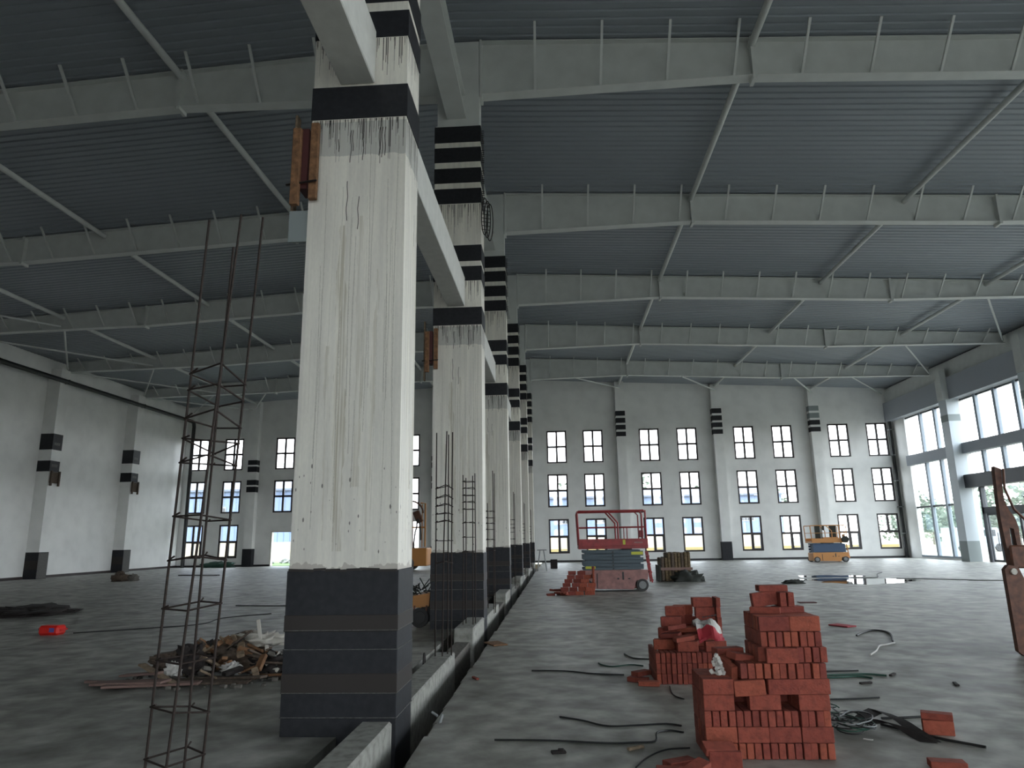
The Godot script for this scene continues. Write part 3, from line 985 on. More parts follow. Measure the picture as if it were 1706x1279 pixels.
# ---------------------------------------------------------------- foundation beams in the trench
func build_ground_beams() -> void:
	for n in range(0, 6):
		var za := front(n) + CT
		var zb := front(n + 1)
		var t := thing("ground_beam", "low concrete ground beam in trench, %s bay from the windowed wall" % ordinal(7 - n), "beam", P(-1.66, 0, (za + zb) / 2), "ground beams in the trench")
		if n == 0:
			hpart("cast_beam", MB.new().chamfer(P(-1.66, -0.16, (za + zb) / 2), Vector3(0.28, 0.58, zb - za), 0.02), M.cast_concrete, t)
			continue
		hpart("cast_beam", MB.new().chamfer(P(-1.66, -0.16, za + 1.6), Vector3(0.28, 0.58, 3.2), 0.015), M.cast_concrete, t)
		hpart("lower_beam", MB.new().chamfer(P(-1.66, -0.22, (za + zb) / 2 + 1.6), Vector3(0.26, 0.46, zb - za - 3.2), 0.015), M.rough_concrete, t)
		hpart("upstand", MB.new().chamfer(P(-1.64, -0.1, za + 5.9), Vector3(0.34, 0.66, 1.7), 0.02), M.cast_concrete, t)
	# rubble and a loose stick lying in the trench beside the stained column
	var m2 := MB.new()
	for i in 22:
		m2.chamfer(P(rng.randf_range(-1.48, -1.25), -0.40 + rng.randf() * 0.06, rng.randf_range(6.4, 7.2)), Vector3(rng.randf_range(0.03, 0.1), rng.randf_range(0.03, 0.08), rng.randf_range(0.03, 0.1)), 0.008, Basis.from_euler(Vector3(rng.randf() * 3, rng.randf() * 3, rng.randf() * 3)))
	single("trench_rubble", m2, M.rough_concrete, "small concrete rubble in trench beside the stained column", "rubble", "", "stuff")
	single("steel_stake", MB.new().tube([P(-1.27, -0.42, 6.75), P(-1.16, 0.06, 7.15)], 0.017, 6).tube([P(-1.2, 0.05, 7.13), P(-1.26, 0.08, 7.16)], 0.012, 6), M.wheel_grey, "pale steel stake leaning in the trench by the stained column", "stake")
	var pts := []
	for i in 11:
		var a := PI * i / 10.0
		pts.append(P(-1.79 + 0.0 * i, 0.12 + 0.13 * sin(a), 9.55 - 0.05 * cos(a)))
	single("lifting_loop", MB.new().tube(pts, 0.012, 6), M.rebar_dark, "small dark steel lifting loop on the ground beam", "loop")

# ---------------------------------------------------------------- reinforcement cages
func cage(label: String, base: Vector3, tops: Array, foot: Array, y0: float, ties: Array, br: float, called := "rebar_cage") -> void:
	# tops / foot: offsets (x, z) of the bars at top height and foot; ties: [height, tilt]
	var t := thing(called, label, "rebar cage", base, "rebar cages on the ground beams")
	var top_h := []
	for i in foot.size():
		var a := Vector3(foot[i][0], y0, -foot[i][1])
		var b := Vector3(tops[i][0], tops[i][2], -tops[i][1])
		var mid := (a + b) / 2 + Vector3(rng.randf_range(-0.012, 0.012), 0, rng.randf_range(-0.012, 0.012))
		part("bar", MB.new().tube([a, mid, b], br, 8), M.rebar, t)
		top_h.append([a, b])
	for q in ties:
		var pts := []
		var c := Vector3.ZERO
		for i in foot.size():
			var a: Vector3 = top_h[i][0]
			var b: Vector3 = top_h[i][1]
			var y: float = q[0] + q[1] * (1.0 if i % 2 else -1.0) * 0.5 + (q[2] if i > 1 else 0.0)
			pts.append(a.lerp(b, (y - a.y) / (b.y - a.y)))
			c += pts[-1] / foot.size()
		var ring := []
		for p in pts:
			ring.append(p + (p - c).normalized() * br * 1.4)
		ring.append(ring[0])
		ring.append(ring[0].lerp(ring[1], 0.25) + Vector3(0, 0.015, 0))
		var mb := MB.new()
		for i in ring.size() - 1:
			mb.tube([ring[i], ring[i + 1]], br * 0.72, 6)
		mb.tube([ring[3], ring[3] + (ring[3] - c).normalized() * 0.03 + Vector3(0, 0.01, 0)], br * 0.7, 6)
		part("tie", mb, M.rebar, t)

func build_cages() -> void:
	# the tall cage in front of the stained column; a square seen on the corner
	var fx := [[-0.172, 0.0], [-0.046, -0.10], [0.074, 0.0], [-0.035, 0.10]]
	var tp := [[-0.07, 0.0, 3.31], [0.145, -0.10, 3.28], [0.211, 0.0, 3.31], [0.018, 0.10, 3.20]]
	cage("tall slender rusty rebar cage on the ground beam before the stained column", P(-1.665, 0.13, 3.2), tp.map(func(q: Array) -> Array: return [q[0], q[1], q[2] - 0.13]), fx, -0.02, [[0.40, 0.0, 0.0], [0.655, 0.0, 0.02], [0.865, 0.0, -0.02], [1.06, 0.0, 0.01], [1.28, 0.0, 0.02], [1.50, 0.02, 0.0], [1.69, 0.0, -0.02], [1.95, 0.02, -0.02], [2.04, -0.03, -0.03], [2.16, 0.02, -0.05], [2.29, 0.0, -0.06], [2.38, 0.02, -0.06]], 0.006)
	var sq := [[-0.10, -0.1], [0.0, -0.12], [0.11, 0.0], [0.04, 0.1]]
	var ht := [3.1, 3.12, 3.12, 3.1]
	var tops := []
	for i in 4:
		tops.append([sq[i][0] * 1.05 + (0.05 if i == 1 else 0.0), sq[i][1], ht[i]])
	cage("rebar cage with long bare bars, on ground beam before the banded column", P(-1.64, 0.13, 10.2), tops, sq, -0.1, [[1.25, 0.03, 0.0], [1.55, 0.0, 0.0], [1.82, 0.03, 0.0], [1.93, 0.02, 0.0], [2.05, 0.04, 0.0], [2.17, 0.05, 0.0], [2.31, 0.05, 0.0]], 0.009)
	sq = [[-0.1, -0.08], [0.08, -0.1], [0.1, 0.08], [-0.07, 0.1]]
	tops = []
	for i in 4:
		tops.append([sq[i][0], sq[i][1], [2.62, 2.6, 2.66, 2.58][i]])
	cage("short dense rebar cage between long-barred cage and banded column", P(-1.62, 0.23, 12.9), tops, sq, -0.1, [[1.25, 0.01, 0.0], [1.5, 0.0, 0.0], [1.76, 0.02, 0.0], [2.0, 0.0, 0.0], [2.13, 0.02, 0.0], [2.25, 0.0, 0.0], [2.38, 0.02, 0.0], [2.5, 0.0, 0.0]], 0.009)
	for n in range(2, 6):
		var z := front(n) + (3.0 if n > 2 else 2.6)
		var tt := []
		for i in 4:
			tt.append([sq[i][0], sq[i][1], [2.35, 3.15, 3.1, 2.4][i]])
		cage("rebar cage on ground beam past the %s banded column from the windowed wall" % ordinal(7 - n), P(-1.6, 0.13, z), tt, sq, -0.1, [[0.3, 0, 0], [1.3, 0.0, 0.0], [1.55, 0.02, 0.0], [1.78, 0.0, 0.0], [1.92, 0.02, 0.0], [2.05, 0.0, 0.0], [2.2, 0.02, 0.0]], 0.010)

# ---------------------------------------------------------------- bricks
var brick_mesh := []
func brick(at: Vector3, turn: Basis, label: String, group: String, tone := -1) -> void:
	if brick_mesh.is_empty():
		for i in 3:
			brick_mesh.append(MB.new().chamfer(Vector3.ZERO, Vector3(0.238 + 0.002 * i, 0.053 - 0.001 * i, 0.115 - 0.001 * i), 0.004).mesh())
	var o := MeshInstance3D.new()
	o.name = numbered("brick")
	o.mesh = brick_mesh[rng.randi() % 3]
	o.material_override = M["brick_%d" % (tone if tone >= 0 else [0, 0, 1, 1, 2, 3][rng.randi() % 6])]
	add_child(o)
	o.transform = Transform3D(turn, at)
	tag(o, label, "brick", group, "thing")

const BL := 0.245
const BH := 0.1165
const BT := 0.0605

# bricks on edge: stretcher face (length along x) or header face (length along z)
func on_edge_x(a := 0.0) -> Basis:
	return Basis(Vector3.UP, a) * Basis(Vector3.RIGHT, PI / 2)
func on_edge_z(a := 0.0) -> Basis:
	return Basis(Vector3.UP, PI / 2 + a) * Basis(Vector3.RIGHT, PI / 2)

func build_bricks() -> void:
	var gA := "bricks of the tall stack"
	var lA := "red brick set on edge in the tall neat stack"
	var x0 := 1.10
	var z0 := 5.99
	var jit := func(s: float) -> float: return rng.randf_range(-s, s)
	# rows of the stack; for each row: headers or stretchers, first and last brick-length cell, set-back of the front, bricks deep
	# only the outer shell is laid: front, both flanks and the open tops
	var rows := [["h", 0, 4, 0.0], ["s", 0, 4, 0.0], ["h", 0, 4, 0.0], ["s4", 0, 4, 0.0], ["s5", 0, 4, 0.0], ["h6", 1, 4, 0.0], ["m7", 2, 4, 0.0], ["h", 2, 4, 0.03], ["s", 2, 4, 0.04]]
	for j in rows.size():
		var kind: String = rows[j][0]
		var nth: String = "bottom" if j == 0 else ("%s-lowest" % ordinal(j + 1) if j < 8 else "top")
		lA = "red brick set on edge, %s course of the tall neat stack" % nth
		var y: float = BH * (j + 0.5)
		var c0: int = rows[j][1]
		var c1: int = rows[j][2]
		var zf: float = z0 + rows[j][3]
		var xoff: float = x0 + 0.012 * (4 - j) * 0.0
		if kind == "h" or kind == "h6":
			for c in range(c0, c1):
				for i in 4:
					var x: float = xoff + c * BL + (i + 0.5) * BT + jit.call(0.003)
					if kind == "h6" and c == 1 and i == 0:
						continue
					brick(P(x, y, zf + 0.12 + jit.call(0.008)), on_edge_z(jit.call(0.02)), lA, gA)
					if i == 0 and c == c0 or i == 3 and c == c1 - 1 or j == 2:
						brick(P(x, y, zf + 0.365 + jit.call(0.008)), on_edge_z(jit.call(0.02)), lA, gA)
		elif kind == "s":
			for c in range(c0, c1):
				var deep := 8 if (c == c0 or c == c1 - 1 or j == 8) else 1
				for d in deep:
					brick(P(xoff + (c + 0.5) * BL + jit.call(0.003), y, zf + (d + 0.5) * BT), on_edge_x(jit.call(0.015)), lA, gA)
		elif kind == "s4":
			for d in 8:
				brick(P(x0 + 0.5 * BL, y, z0 + (d + 0.5) * BT), on_edge_x(jit.call(0.015)), lA, gA)
			brick(P(x0 + 1.97 * BL, y, z0 + 0.04), on_edge_x(0.01), lA, gA)
			brick(P(x0 + 1.97 * BL, y, z0 + 0.10), on_edge_x(0.01), lA, gA)
			for d in 8:
				brick(P(x0 + 3.5 * BL, y, z0 + (d + 0.5) * BT), on_edge_x(jit.call(0.015)), lA, gA)
			for c in [1.45, 2.45]:
				brick(P(x0 + c * BL + 0.02, y, z0 + 0.33), on_edge_x(0.0), lA, gA, 3)
		elif kind == "s5":
			for d in 8:
				brick(P(x0 + 0.52 * BL, y, z0 + (d + 0.5) * BT), on_edge_x(jit.call(0.02)), lA, gA)
			brick(P(x0 + 1.50 * BL, y - 0.006, z0 + 0.01), Basis(Vector3.BACK, 0.06) * on_edge_x(-0.06), lA, gA, 2)
			brick(P(x0 + 2.58 * BL, y, z0 + 0.02), on_edge_x(0.01), lA, gA)
			for d in 8:
				brick(P(x0 + 3.55 * BL, y, z0 + (d + 0.5) * BT), on_edge_x(jit.call(0.015)), lA, gA)
			for c in [1.6, 2.5]:
				for d in [3, 4]:
					brick(P(x0 + c * BL, y, z0 + d * BT + 0.05), on_edge_x(0.0), lA, gA)
		elif kind == "m7":
			brick(P(x0 + 2.6 * BL, y, z0 + 0.0), on_edge_x(-0.03), lA, gA)
			for d in 7:
				brick(P(x0 + 2.42 * BL, y, z0 + 0.09 + d * BT), on_edge_x(jit.call(0.015)), lA, gA)
			for i in 4:
				brick(P(x0 + 3.1 * BL + (i + 0.5) * BT, y, z0 + 0.14), on_edge_z(jit.call(0.02)), lA, gA)
			brick(P(x0 + 3.1 * BL + 3.5 * BT, y, z0 + 0.385), on_edge_z(0.0), lA, gA)
	lA = "red brick lying askew in the broken shoulder of the tall stack"
	# broken course behind the front of row six
	brick(P(x0 + 1.05 * BL, BH * 5.45, z0 + 0.2), Basis(Vector3.RIGHT, 0.25) * on_edge_z(0.2), lA, gA, 2)
	brick(P(x0 + 1.55 * BL, BH * 6.15, z0 + 0.22), Basis(Vector3.BACK, -0.2) * Basis(Vector3.UP, 0.5), lA, gA)
	brick(P(x0 + 1.25 * BL, BH * 6.0 + 0.04, z0 + 0.4), Basis(Vector3.UP, 0.3), lA, gA)
	brick(P(x0 + 1.5 * BL, BH * 5.5, z0 + 0.37), on_edge_x(0.0), lA, gA)
	brick(P(x0 + 1.5 * BL, BH * 5.5, z0 + 0.43), on_edge_x(0.0), lA, gA)
	# loose bricks on top
	var top := BH * 9
	var gT := "bricks lying on top of the tall stack"
	brick(P(1.72, top + 0.027, 6.28), Basis(Vector3.UP, -0.35), "brick lying flat and askew on the tall stack", gT)
	brick(P(1.92, top + 0.027, 6.33), Basis(Vector3.UP, 0.12), "brick lying flat on the tall stack, alongside the askew one", gT, 3)
	brick(P(1.74, top + 0.114, 6.33), Basis(Vector3.BACK, 0.1) * on_edge_x(0.15), "brick on edge under the topmost brick of the tall stack", gT)
	for i in 2:
		brick(P(1.86 + i * 0.064, top + 0.112, 6.36), on_edge_z(0.06), "brick on edge, end outward, under the topmost brick of the tall stack", gT)
	brick(P(1.81, top + 0.198, 6.36), Basis(Vector3.UP, 0.04), "topmost brick of the tall stack, lying flat", gT)
	# mortar crumbs and a paper scrap on the low shoulder of the stack
	var mb := MB.new()
	for i in 26:
		var h := pow(rng.randf(), 1.6)
		mb.chamfer(P(1.27 + rng.randf_range(-0.045, 0.045) * (1.1 - h), BH * 5 + 0.012 + h * 0.14, 6.2 + rng.randf_range(-0.04, 0.04)), Vector3(rng.randf_range(0.02, 0.045), rng.randf_range(0.02, 0.04), rng.randf_range(0.02, 0.04)), 0.005, Basis.from_euler(Vector3(rng.randf() * 3, rng.randf() * 3, rng.randf() * 3)))
	single("mortar_lumps", mb, M.mortar_white, "pale mortar lumps on the low shoulder of the tall stack", "rubble", "", "stuff")
	single("rag", MB.new().chamfer(P(1.40, BH * 5 + 0.03, 6.25), Vector3(0.16, 0.06, 0.14), 0.02, Basis(Vector3.UP, 0.4)).chamfer(P(1.45, BH * 5 + 0.06, 6.32), Vector3(0.12, 0.05, 0.1), 0.018, Basis.from_euler(Vector3(0.3, 0.9, 0.2))), M.timber_grey, "grey crumpled rag beside the mortar lumps on the stack", "rag")
	# second, tumbled stack behind it
	var gB := "bricks of the tumbled stack"
	var lB := "red brick in the tumbled stack with the cement bag"
	var xb := 1.10
	var zb := 8.82
	for j in 3:
		lB = "red brick on edge, %s course of tumbled stack with cement bag" % ["bottom", "second", "third"][j]
		for i in 15:
			var x := xb + (i + 0.5) * BT
			if j == 0 and i < 2:
				x += 0.0
			brick(P(x, BH * (j + 0.5), zb + 0.12 + jit.call(0.012)), on_edge_z(jit.call(0.03)), lB, gB)
		for d in 2:
			brick(P(xb + 0.5 * BT, BH * (j + 0.5), zb + 0.365 + d * 0.245), on_edge_z(jit.call(0.03)), lB, gB)
	lB = "red brick on edge atop the third course of the tumbled stack"
	# stretchers standing on the front edge
	for q in [[1.50, 0, 0.05], [1.50, 1, 0.11], [1.50, 0, 0.17], [1.83, 0, 0.06], [1.83, 0, 0.12], [1.84, 1, 0.09]]:
		brick(P(q[0], BH * 3.5 + q[1] * BH * 0.0 + (0.0 if q[1] == 0 else 0.0), zb + q[2] + 0.04), on_edge_x(jit.call(0.05)), lB, gB, 0)
	lB = "red brick in the stepped flank of the tumbled stack"
	# stepped flank going up towards the back
	for st in [[0.02, 3, 0.28], [0.10, 4, 0.41], [0.16, 5, 0.54], [0.24, 6, 0.67], [0.36, 6, 0.80]]:
		for j in range(3, st[1] + 1):
			brick(P(xb + st[0] + 0.12, BH * (j + 0.5), zb + st[2]), on_edge_x(jit.call(0.06)), lB, gB)
			if j == st[1]:
				brick(P(xb + st[0] + 0.14, BH * (j + 0.5), zb + st[2] + 0.065), on_edge_x(jit.call(0.05)), lB, gB)
	lB = "red brick lying loose on the tumbled stack before the cement bag"
	for q in [[1.46, 0.495, 8.94, 0.3, 0.05], [1.34, 0.51, 9.12, -0.5, 0.1], [1.40, 0.60, 9.12, 0.25, -0.15], [1.62, 0.43, 9.14, 0.9, 0.1], [1.64, 0.50, 9.18, 0.3, 0.1], [1.56, 0.57, 9.20, -0.4, 0.1]]:
		brick(P(q[0], q[1], q[2]), Basis.from_euler(Vector3(q[4], q[3], 0.1)), lB, gB)
	lB = "red brick in the back pillar of the tumbled stack"
	for c in 3:
		brick(P(1.32 + c * 0.25, BH * 2.5, zb + 0.50), on_edge_x(jit.call(0.03)), lB, gB, 3)
	# back pillar of the tumbled stack
	for j in range(3, 8):
		for d in 2:
			brick(P(1.80 + jit.call(0.02), BH * (j + 0.5), 9.34 + d * 0.062), on_edge_x(jit.call(0.06)), lB, gB)
		brick(P(1.97, BH * (j + 0.5), 9.38), on_edge_z(jit.call(0.08)), lB, gB)
	# crumpled printed cement bag over the bricks
	var bag := thing("cement_bag", "crumpled white and red paper cement bag on tumbled bricks", "bag", P(1.8, 0.6, 9.1))
	for half in 2:
		mb = MB.new()
		var nu := 10
		var nv := 7
		var pt := func(a: float, b: float) -> Vector3:
			var w := sin(a * 9.0 + b * 4.0) * 0.022 + sin(b * 13.0 - a * 5.0) * 0.018 + sin(a * 21.0 + b * 17.0) * 0.008
			var drop := -0.16 * clampf(b - 0.55, 0, 1) * 2.2
			return P(1.62 + a * 0.30 + b * 0.03, 0.64 + 0.05 * sin(a * 3.0) + w + drop - 0.03 * a, 9.22 - b * 0.27 + 0.03 * sin(a * 7.0))
		var b0 := 0.0 if half == 0 else 0.72
		var b1 := 0.72 if half == 0 else 1.0
		for i in nu:
			for j in nv:
				var a0 := float(i) / nu
				var a1 := float(i + 1) / nu
				var c0 := lerpf(b0, b1, float(j) / nv)
				var c1 := lerpf(b0, b1, float(j + 1) / nv)
				var p0: Vector3 = pt.call(a0, c0)
				var p1: Vector3 = pt.call(a1, c0)
				var p2: Vector3 = pt.call(a1, c1)
				var p3: Vector3 = pt.call(a0, c1)
				mb.quad(p0, p1, p2, p3)
				var dn := Vector3(0, -0.03, 0)
				mb.quad(p0 + dn, p1 + dn, p2 + dn, p3 + dn, Vector3.DOWN)
				if i == 0:
					mb.quad(p0, p3, p3 + dn, p0 + dn)
				if i == nu - 1:
					mb.quad(p1, p2, p2 + dn, p1 + dn)
				if j == nv - 1 and half == 1:
					mb.quad(p3, p2, p2 + dn, p3 + dn)
		hpart("printed_face" if half == 1 else "paper_face", mb, M.bag_red if half == 1 else M.paper_white, bag)
	mb = MB.new()
	for i in 5:
		mb.box(P(1.75 + i * 0.035, 0.715 + 0.006 * i, 9.14 - 0.004 * i), Vector3(0.022, 0.004, 0.05), Basis.from_euler(Vector3(0.1, -0.3, 0.1)))
	hpart("print_mark", mb, M.scissor_grey, bag)
	# bricks lying on the floor near the stacks
	brick(P(1.17, 0.115, 5.86), Basis.from_euler(Vector3(0.35, 0.12, -0.05)), "brick leaning on the foot of the tall stack", "")
	brick(P(1.20, 0.058, 5.80), on_edge_x(-0.1), "brick on edge at the foot of the tall stack, below the leaning one", "")
	brick(P(0.94, 0.04, 5.62), Basis.from_euler(Vector3(0.15, 0.75, 0.2)), "brick tipped on the floor by the tall stack, turned cornerwise", "")
	brick(P(0.78, 0.03, 5.60), Basis(Vector3.UP, -0.12), "brick lying flat on the floor, outermost of those by the stack", "")
	brick(P(0.86, 0.03, 5.80), Basis(Vector3.UP, 0.5), "brick lying flat on the floor behind the cornerwise brick", "")
	brick(P(1.00, 0.03, 8.75), Basis(Vector3.UP, -0.15), "flat brick on the floor beside the tumbled stack", "")
	brick(P(0.90, 0.03, 8.98), Basis(Vector3.UP, -0.5), "flat brick on the floor among cables by the tumbled stack", "")
	brick(P(0.95, 0.09, 9.05), Basis(Vector3.UP, 0.7), "brick lying on another brick beside the tumbled stack", "")
	brick(P(3.20, 0.058, 6.70), on_edge_x(-0.25), "lone brick on edge on the floor past the wire coil", "", 2)
	brick(P(3.22, 0.143, 6.74), Basis(Vector3.UP, -0.45), "brick lying flat on the lone brick past the wire coil", "", 0)
	brick(P(2.80, 0.03, 5.80), Basis(Vector3.UP, -0.2), "flat brick alone on open floor beyond the wire coil", "", 0)
	# heap by the red lift
	var gF := "bricks heaped before the red lift"
	var lF := "orange brick in the heap before the red scissor lift"
	for j in 6:
		var nx := 4 - int(j * 0.4)
		for i in nx:
			var x := 0.10 + j * 0.06 + i * 0.25
			brick(P(x + jit.call(0.02), BH * (j + 0.5), 21.95 + jit.call(0.03) + j * 0.03), on_edge_x(jit.call(0.15)), lF, gF, 2 if i > 1 else 3)
	for j in 7:
		for i in 2:
			brick(P(1.03 + jit.call(0.008), BH * (j + 0.5), 22.1 + i * 0.25), on_edge_z(jit.call(0.15)), lF, gF, 2)
	for i in 9:
		brick(P(rng.randf_range(-0.25, 0.3) - 0.02 * i, 0.03 + 0.05 * (i % 3), rng.randf_range(21.8, 22.5)), Basis.from_euler(Vector3(jit.call(0.2), rng.randf() * 3, jit.call(0.2))), lF, gF)

# ---------------------------------------------------------------- machines
func rail(t: Node3D, called: String, pts: Array, r: float, m: Material) -> void:
	part(called, MB.new().tube(pts, r, 8), m, t)

func scissor_lift(label: String, pos: Vector3, ln: float, paint: Material, body: Material, deck: Material, arms: Material, open_top: bool) -> Node3D:
	# local: x along the machine from 0 to ln, z from 0 (front) back to -wd
	var wd := 1.15
	var t := thing("scissor_lift", label, "lift", pos)
	part("chassis", MB.new().chamfer(Vector3(ln / 2, 0.36, -wd / 2), Vector3(ln - 0.06, 0.56, wd - 0.3), 0.03), body, t)
	var pan := part("side_panel", MB.new().slab(PackedVector2Array([Vector2(0.03, 0.1), Vector2(ln - 0.48, 0.06), Vector2(ln - 0.4, 0.34), Vector2(ln - 0.02, 0.36), Vector2(ln, 0.66), Vector2(0.0, 0.66)]), Vector3(0, 0, 0.0), Vector3.RIGHT, Vector3.UP, Vector3(0, 0, -0.12)), body, t)
	part("slot", MB.new().bb(ln * 0.62, ln * 0.645, 0.36, 0.6, 0.0, -0.012).bb(ln * 0.25, ln * 0.262, 0.1, 0.56, 0.0, -0.012), M.pipe_black, pan)
	part("port", MB.new().bb(ln * 0.545, ln * 0.575, 0.37, 0.42, 0.0, -0.012).bb(ln * 0.70, ln * 0.735, 0.38, 0.41, 0.0, -0.012), M.pipe_black, pan)
	for wx in [0.22, ln - 0.2]:
		for wz in [-0.07, -wd + 0.07]:
			var w := part("wheel", MB.new().wheel(Vector3(wx, 0.195, wz), Vector3(0, 0, 1), 0.195, 0.16), M.tyre, t)
			part("hub", MB.new().wheel(Vector3(wx, 0.195, wz + 0.02), Vector3(0, 0, 1), 0.12, 0.16), M.wheel_grey, w)
	# folded scissor arms: stacked pairs of boxes
	for k in 6:
		var y := 0.70 + k * 0.103
		for zs in [-0.12, -wd + 0.12]:
			part("scissor_arm", MB.new().bar(Vector3(0.12, y + (0.025 if k % 2 else -0.01), zs), Vector3(ln - 0.12, y + (-0.01 if k % 2 else 0.025), zs), 0.06, 0.085), arms, t)
		part("scissor_pin", MB.new().tube([Vector3(ln * 0.5, y, -0.08), Vector3(ln * 0.5, y, -wd + 0.08)], 0.03, 8), M.pipe_black, t)
	part("arm_core", MB.new().bb(0.2, ln - 0.2, 0.66, 1.28, 0.22, wd - 0.22), arms, t)
	# platform
	var dk := part("platform", MB.new().chamfer(Vector3(ln / 2 + 0.02, 1.38, -wd / 2), Vector3(ln + 0.06, 0.12, wd), 0.015), deck, t)
	part("toe_board", MB.new().chamfer(Vector3(ln / 2 + 0.02, 1.52, -0.01), Vector3(ln + 0.04, 0.22, 0.04), 0.008).chamfer(Vector3(ln / 2 + 0.02, 1.52, -wd + 0.01), Vector3(ln + 0.04, 0.22, 0.04), 0.008), paint, dk)
	for zs in [-0.02, -wd + 0.02]:
		rail(t, "top_rail", [Vector3(0.02, 1.42, zs), Vector3(-0.02, 2.46, zs), Vector3(0.02, 2.52, zs), Vector3(ln - 0.06, 2.52, zs), Vector3(ln, 2.46, zs), Vector3(ln, 1.42, zs)], 0.03, paint)
		rail(t, "mid_rail", [Vector3(0.0, 2.0, zs), Vector3(ln, 2.0, zs)], 0.02, paint)
		rail(t, "slanting_rail", [Vector3(ln * 0.44, 2.52, zs), Vector3(ln * 0.59, 2.14, zs), Vector3(ln * 0.59, 1.45, zs)], 0.028, paint)
		rail(t, "gate", [Vector3(ln * 0.72, 1.5, zs), Vector3(ln * 0.72, 1.98, zs), Vector3(ln * 0.74, 2.0, zs), Vector3(ln * 0.93, 2.0, zs)], 0.016, paint)
		rail(t, "end_post", [Vector3(ln * 0.9, 2.5, zs), Vector3(ln * 0.945, 2.4, zs), Vector3(ln * 0.945, 1.5, zs)], 0.022, paint)
	for xs in [-0.01, ln]:
		rail(t, "end_rail", [Vector3(xs, 2.5, -0.02), Vector3(xs, 2.5, -wd + 0.02)], 0.03, paint)
		rail(t, "end_mid_rail", [Vector3(xs, 2.0, -0.02), Vector3(xs, 2.0, -wd + 0.02)], 0.02, paint)
	part("control_box", MB.new().chamfer(Vector3(ln * 0.93, 1.78, -0.1), Vector3(0.14, 0.22, 0.16), 0.02), paint, t)
	# ladder on the end
	var ld := part("ladder", MB.new().bar(Vector3(ln + 0.04, 1.22, -0.3), Vector3(ln + 0.15, 0.25, -0.3), 0.05, 0.05).bar(Vector3(ln + 0.04, 1.22, -0.75), Vector3(ln + 0.15, 0.25, -0.75), 0.05, 0.05), paint, t)
	for i in 4:
		part("rung", MB.new().bb(ln + 0.03 + i * 0.03, ln + 0.1 + i * 0.03, 1.05 - i * 0.25, 1.09 - i * 0.25, 0.3, 0.75), paint, ld)
	return t

func text_part(parent: Node3D, called: String, s: String, size: float, at: Vector3, m: Material) -> void:
	var tm := TextMesh.new()
	var sf := SystemFont.new()
	sf.font_names = PackedStringArray(["Droid Sans"])
	tm.font = sf
	tm.text = s
	tm.font_size = 32
	tm.pixel_size = size / 24.0
	tm.depth = 0.004
	var o := MeshInstance3D.new()
	o.name = called
	o.mesh = tm
	o.material_override = m
	o.position = at
	parent.add_child(o, true)

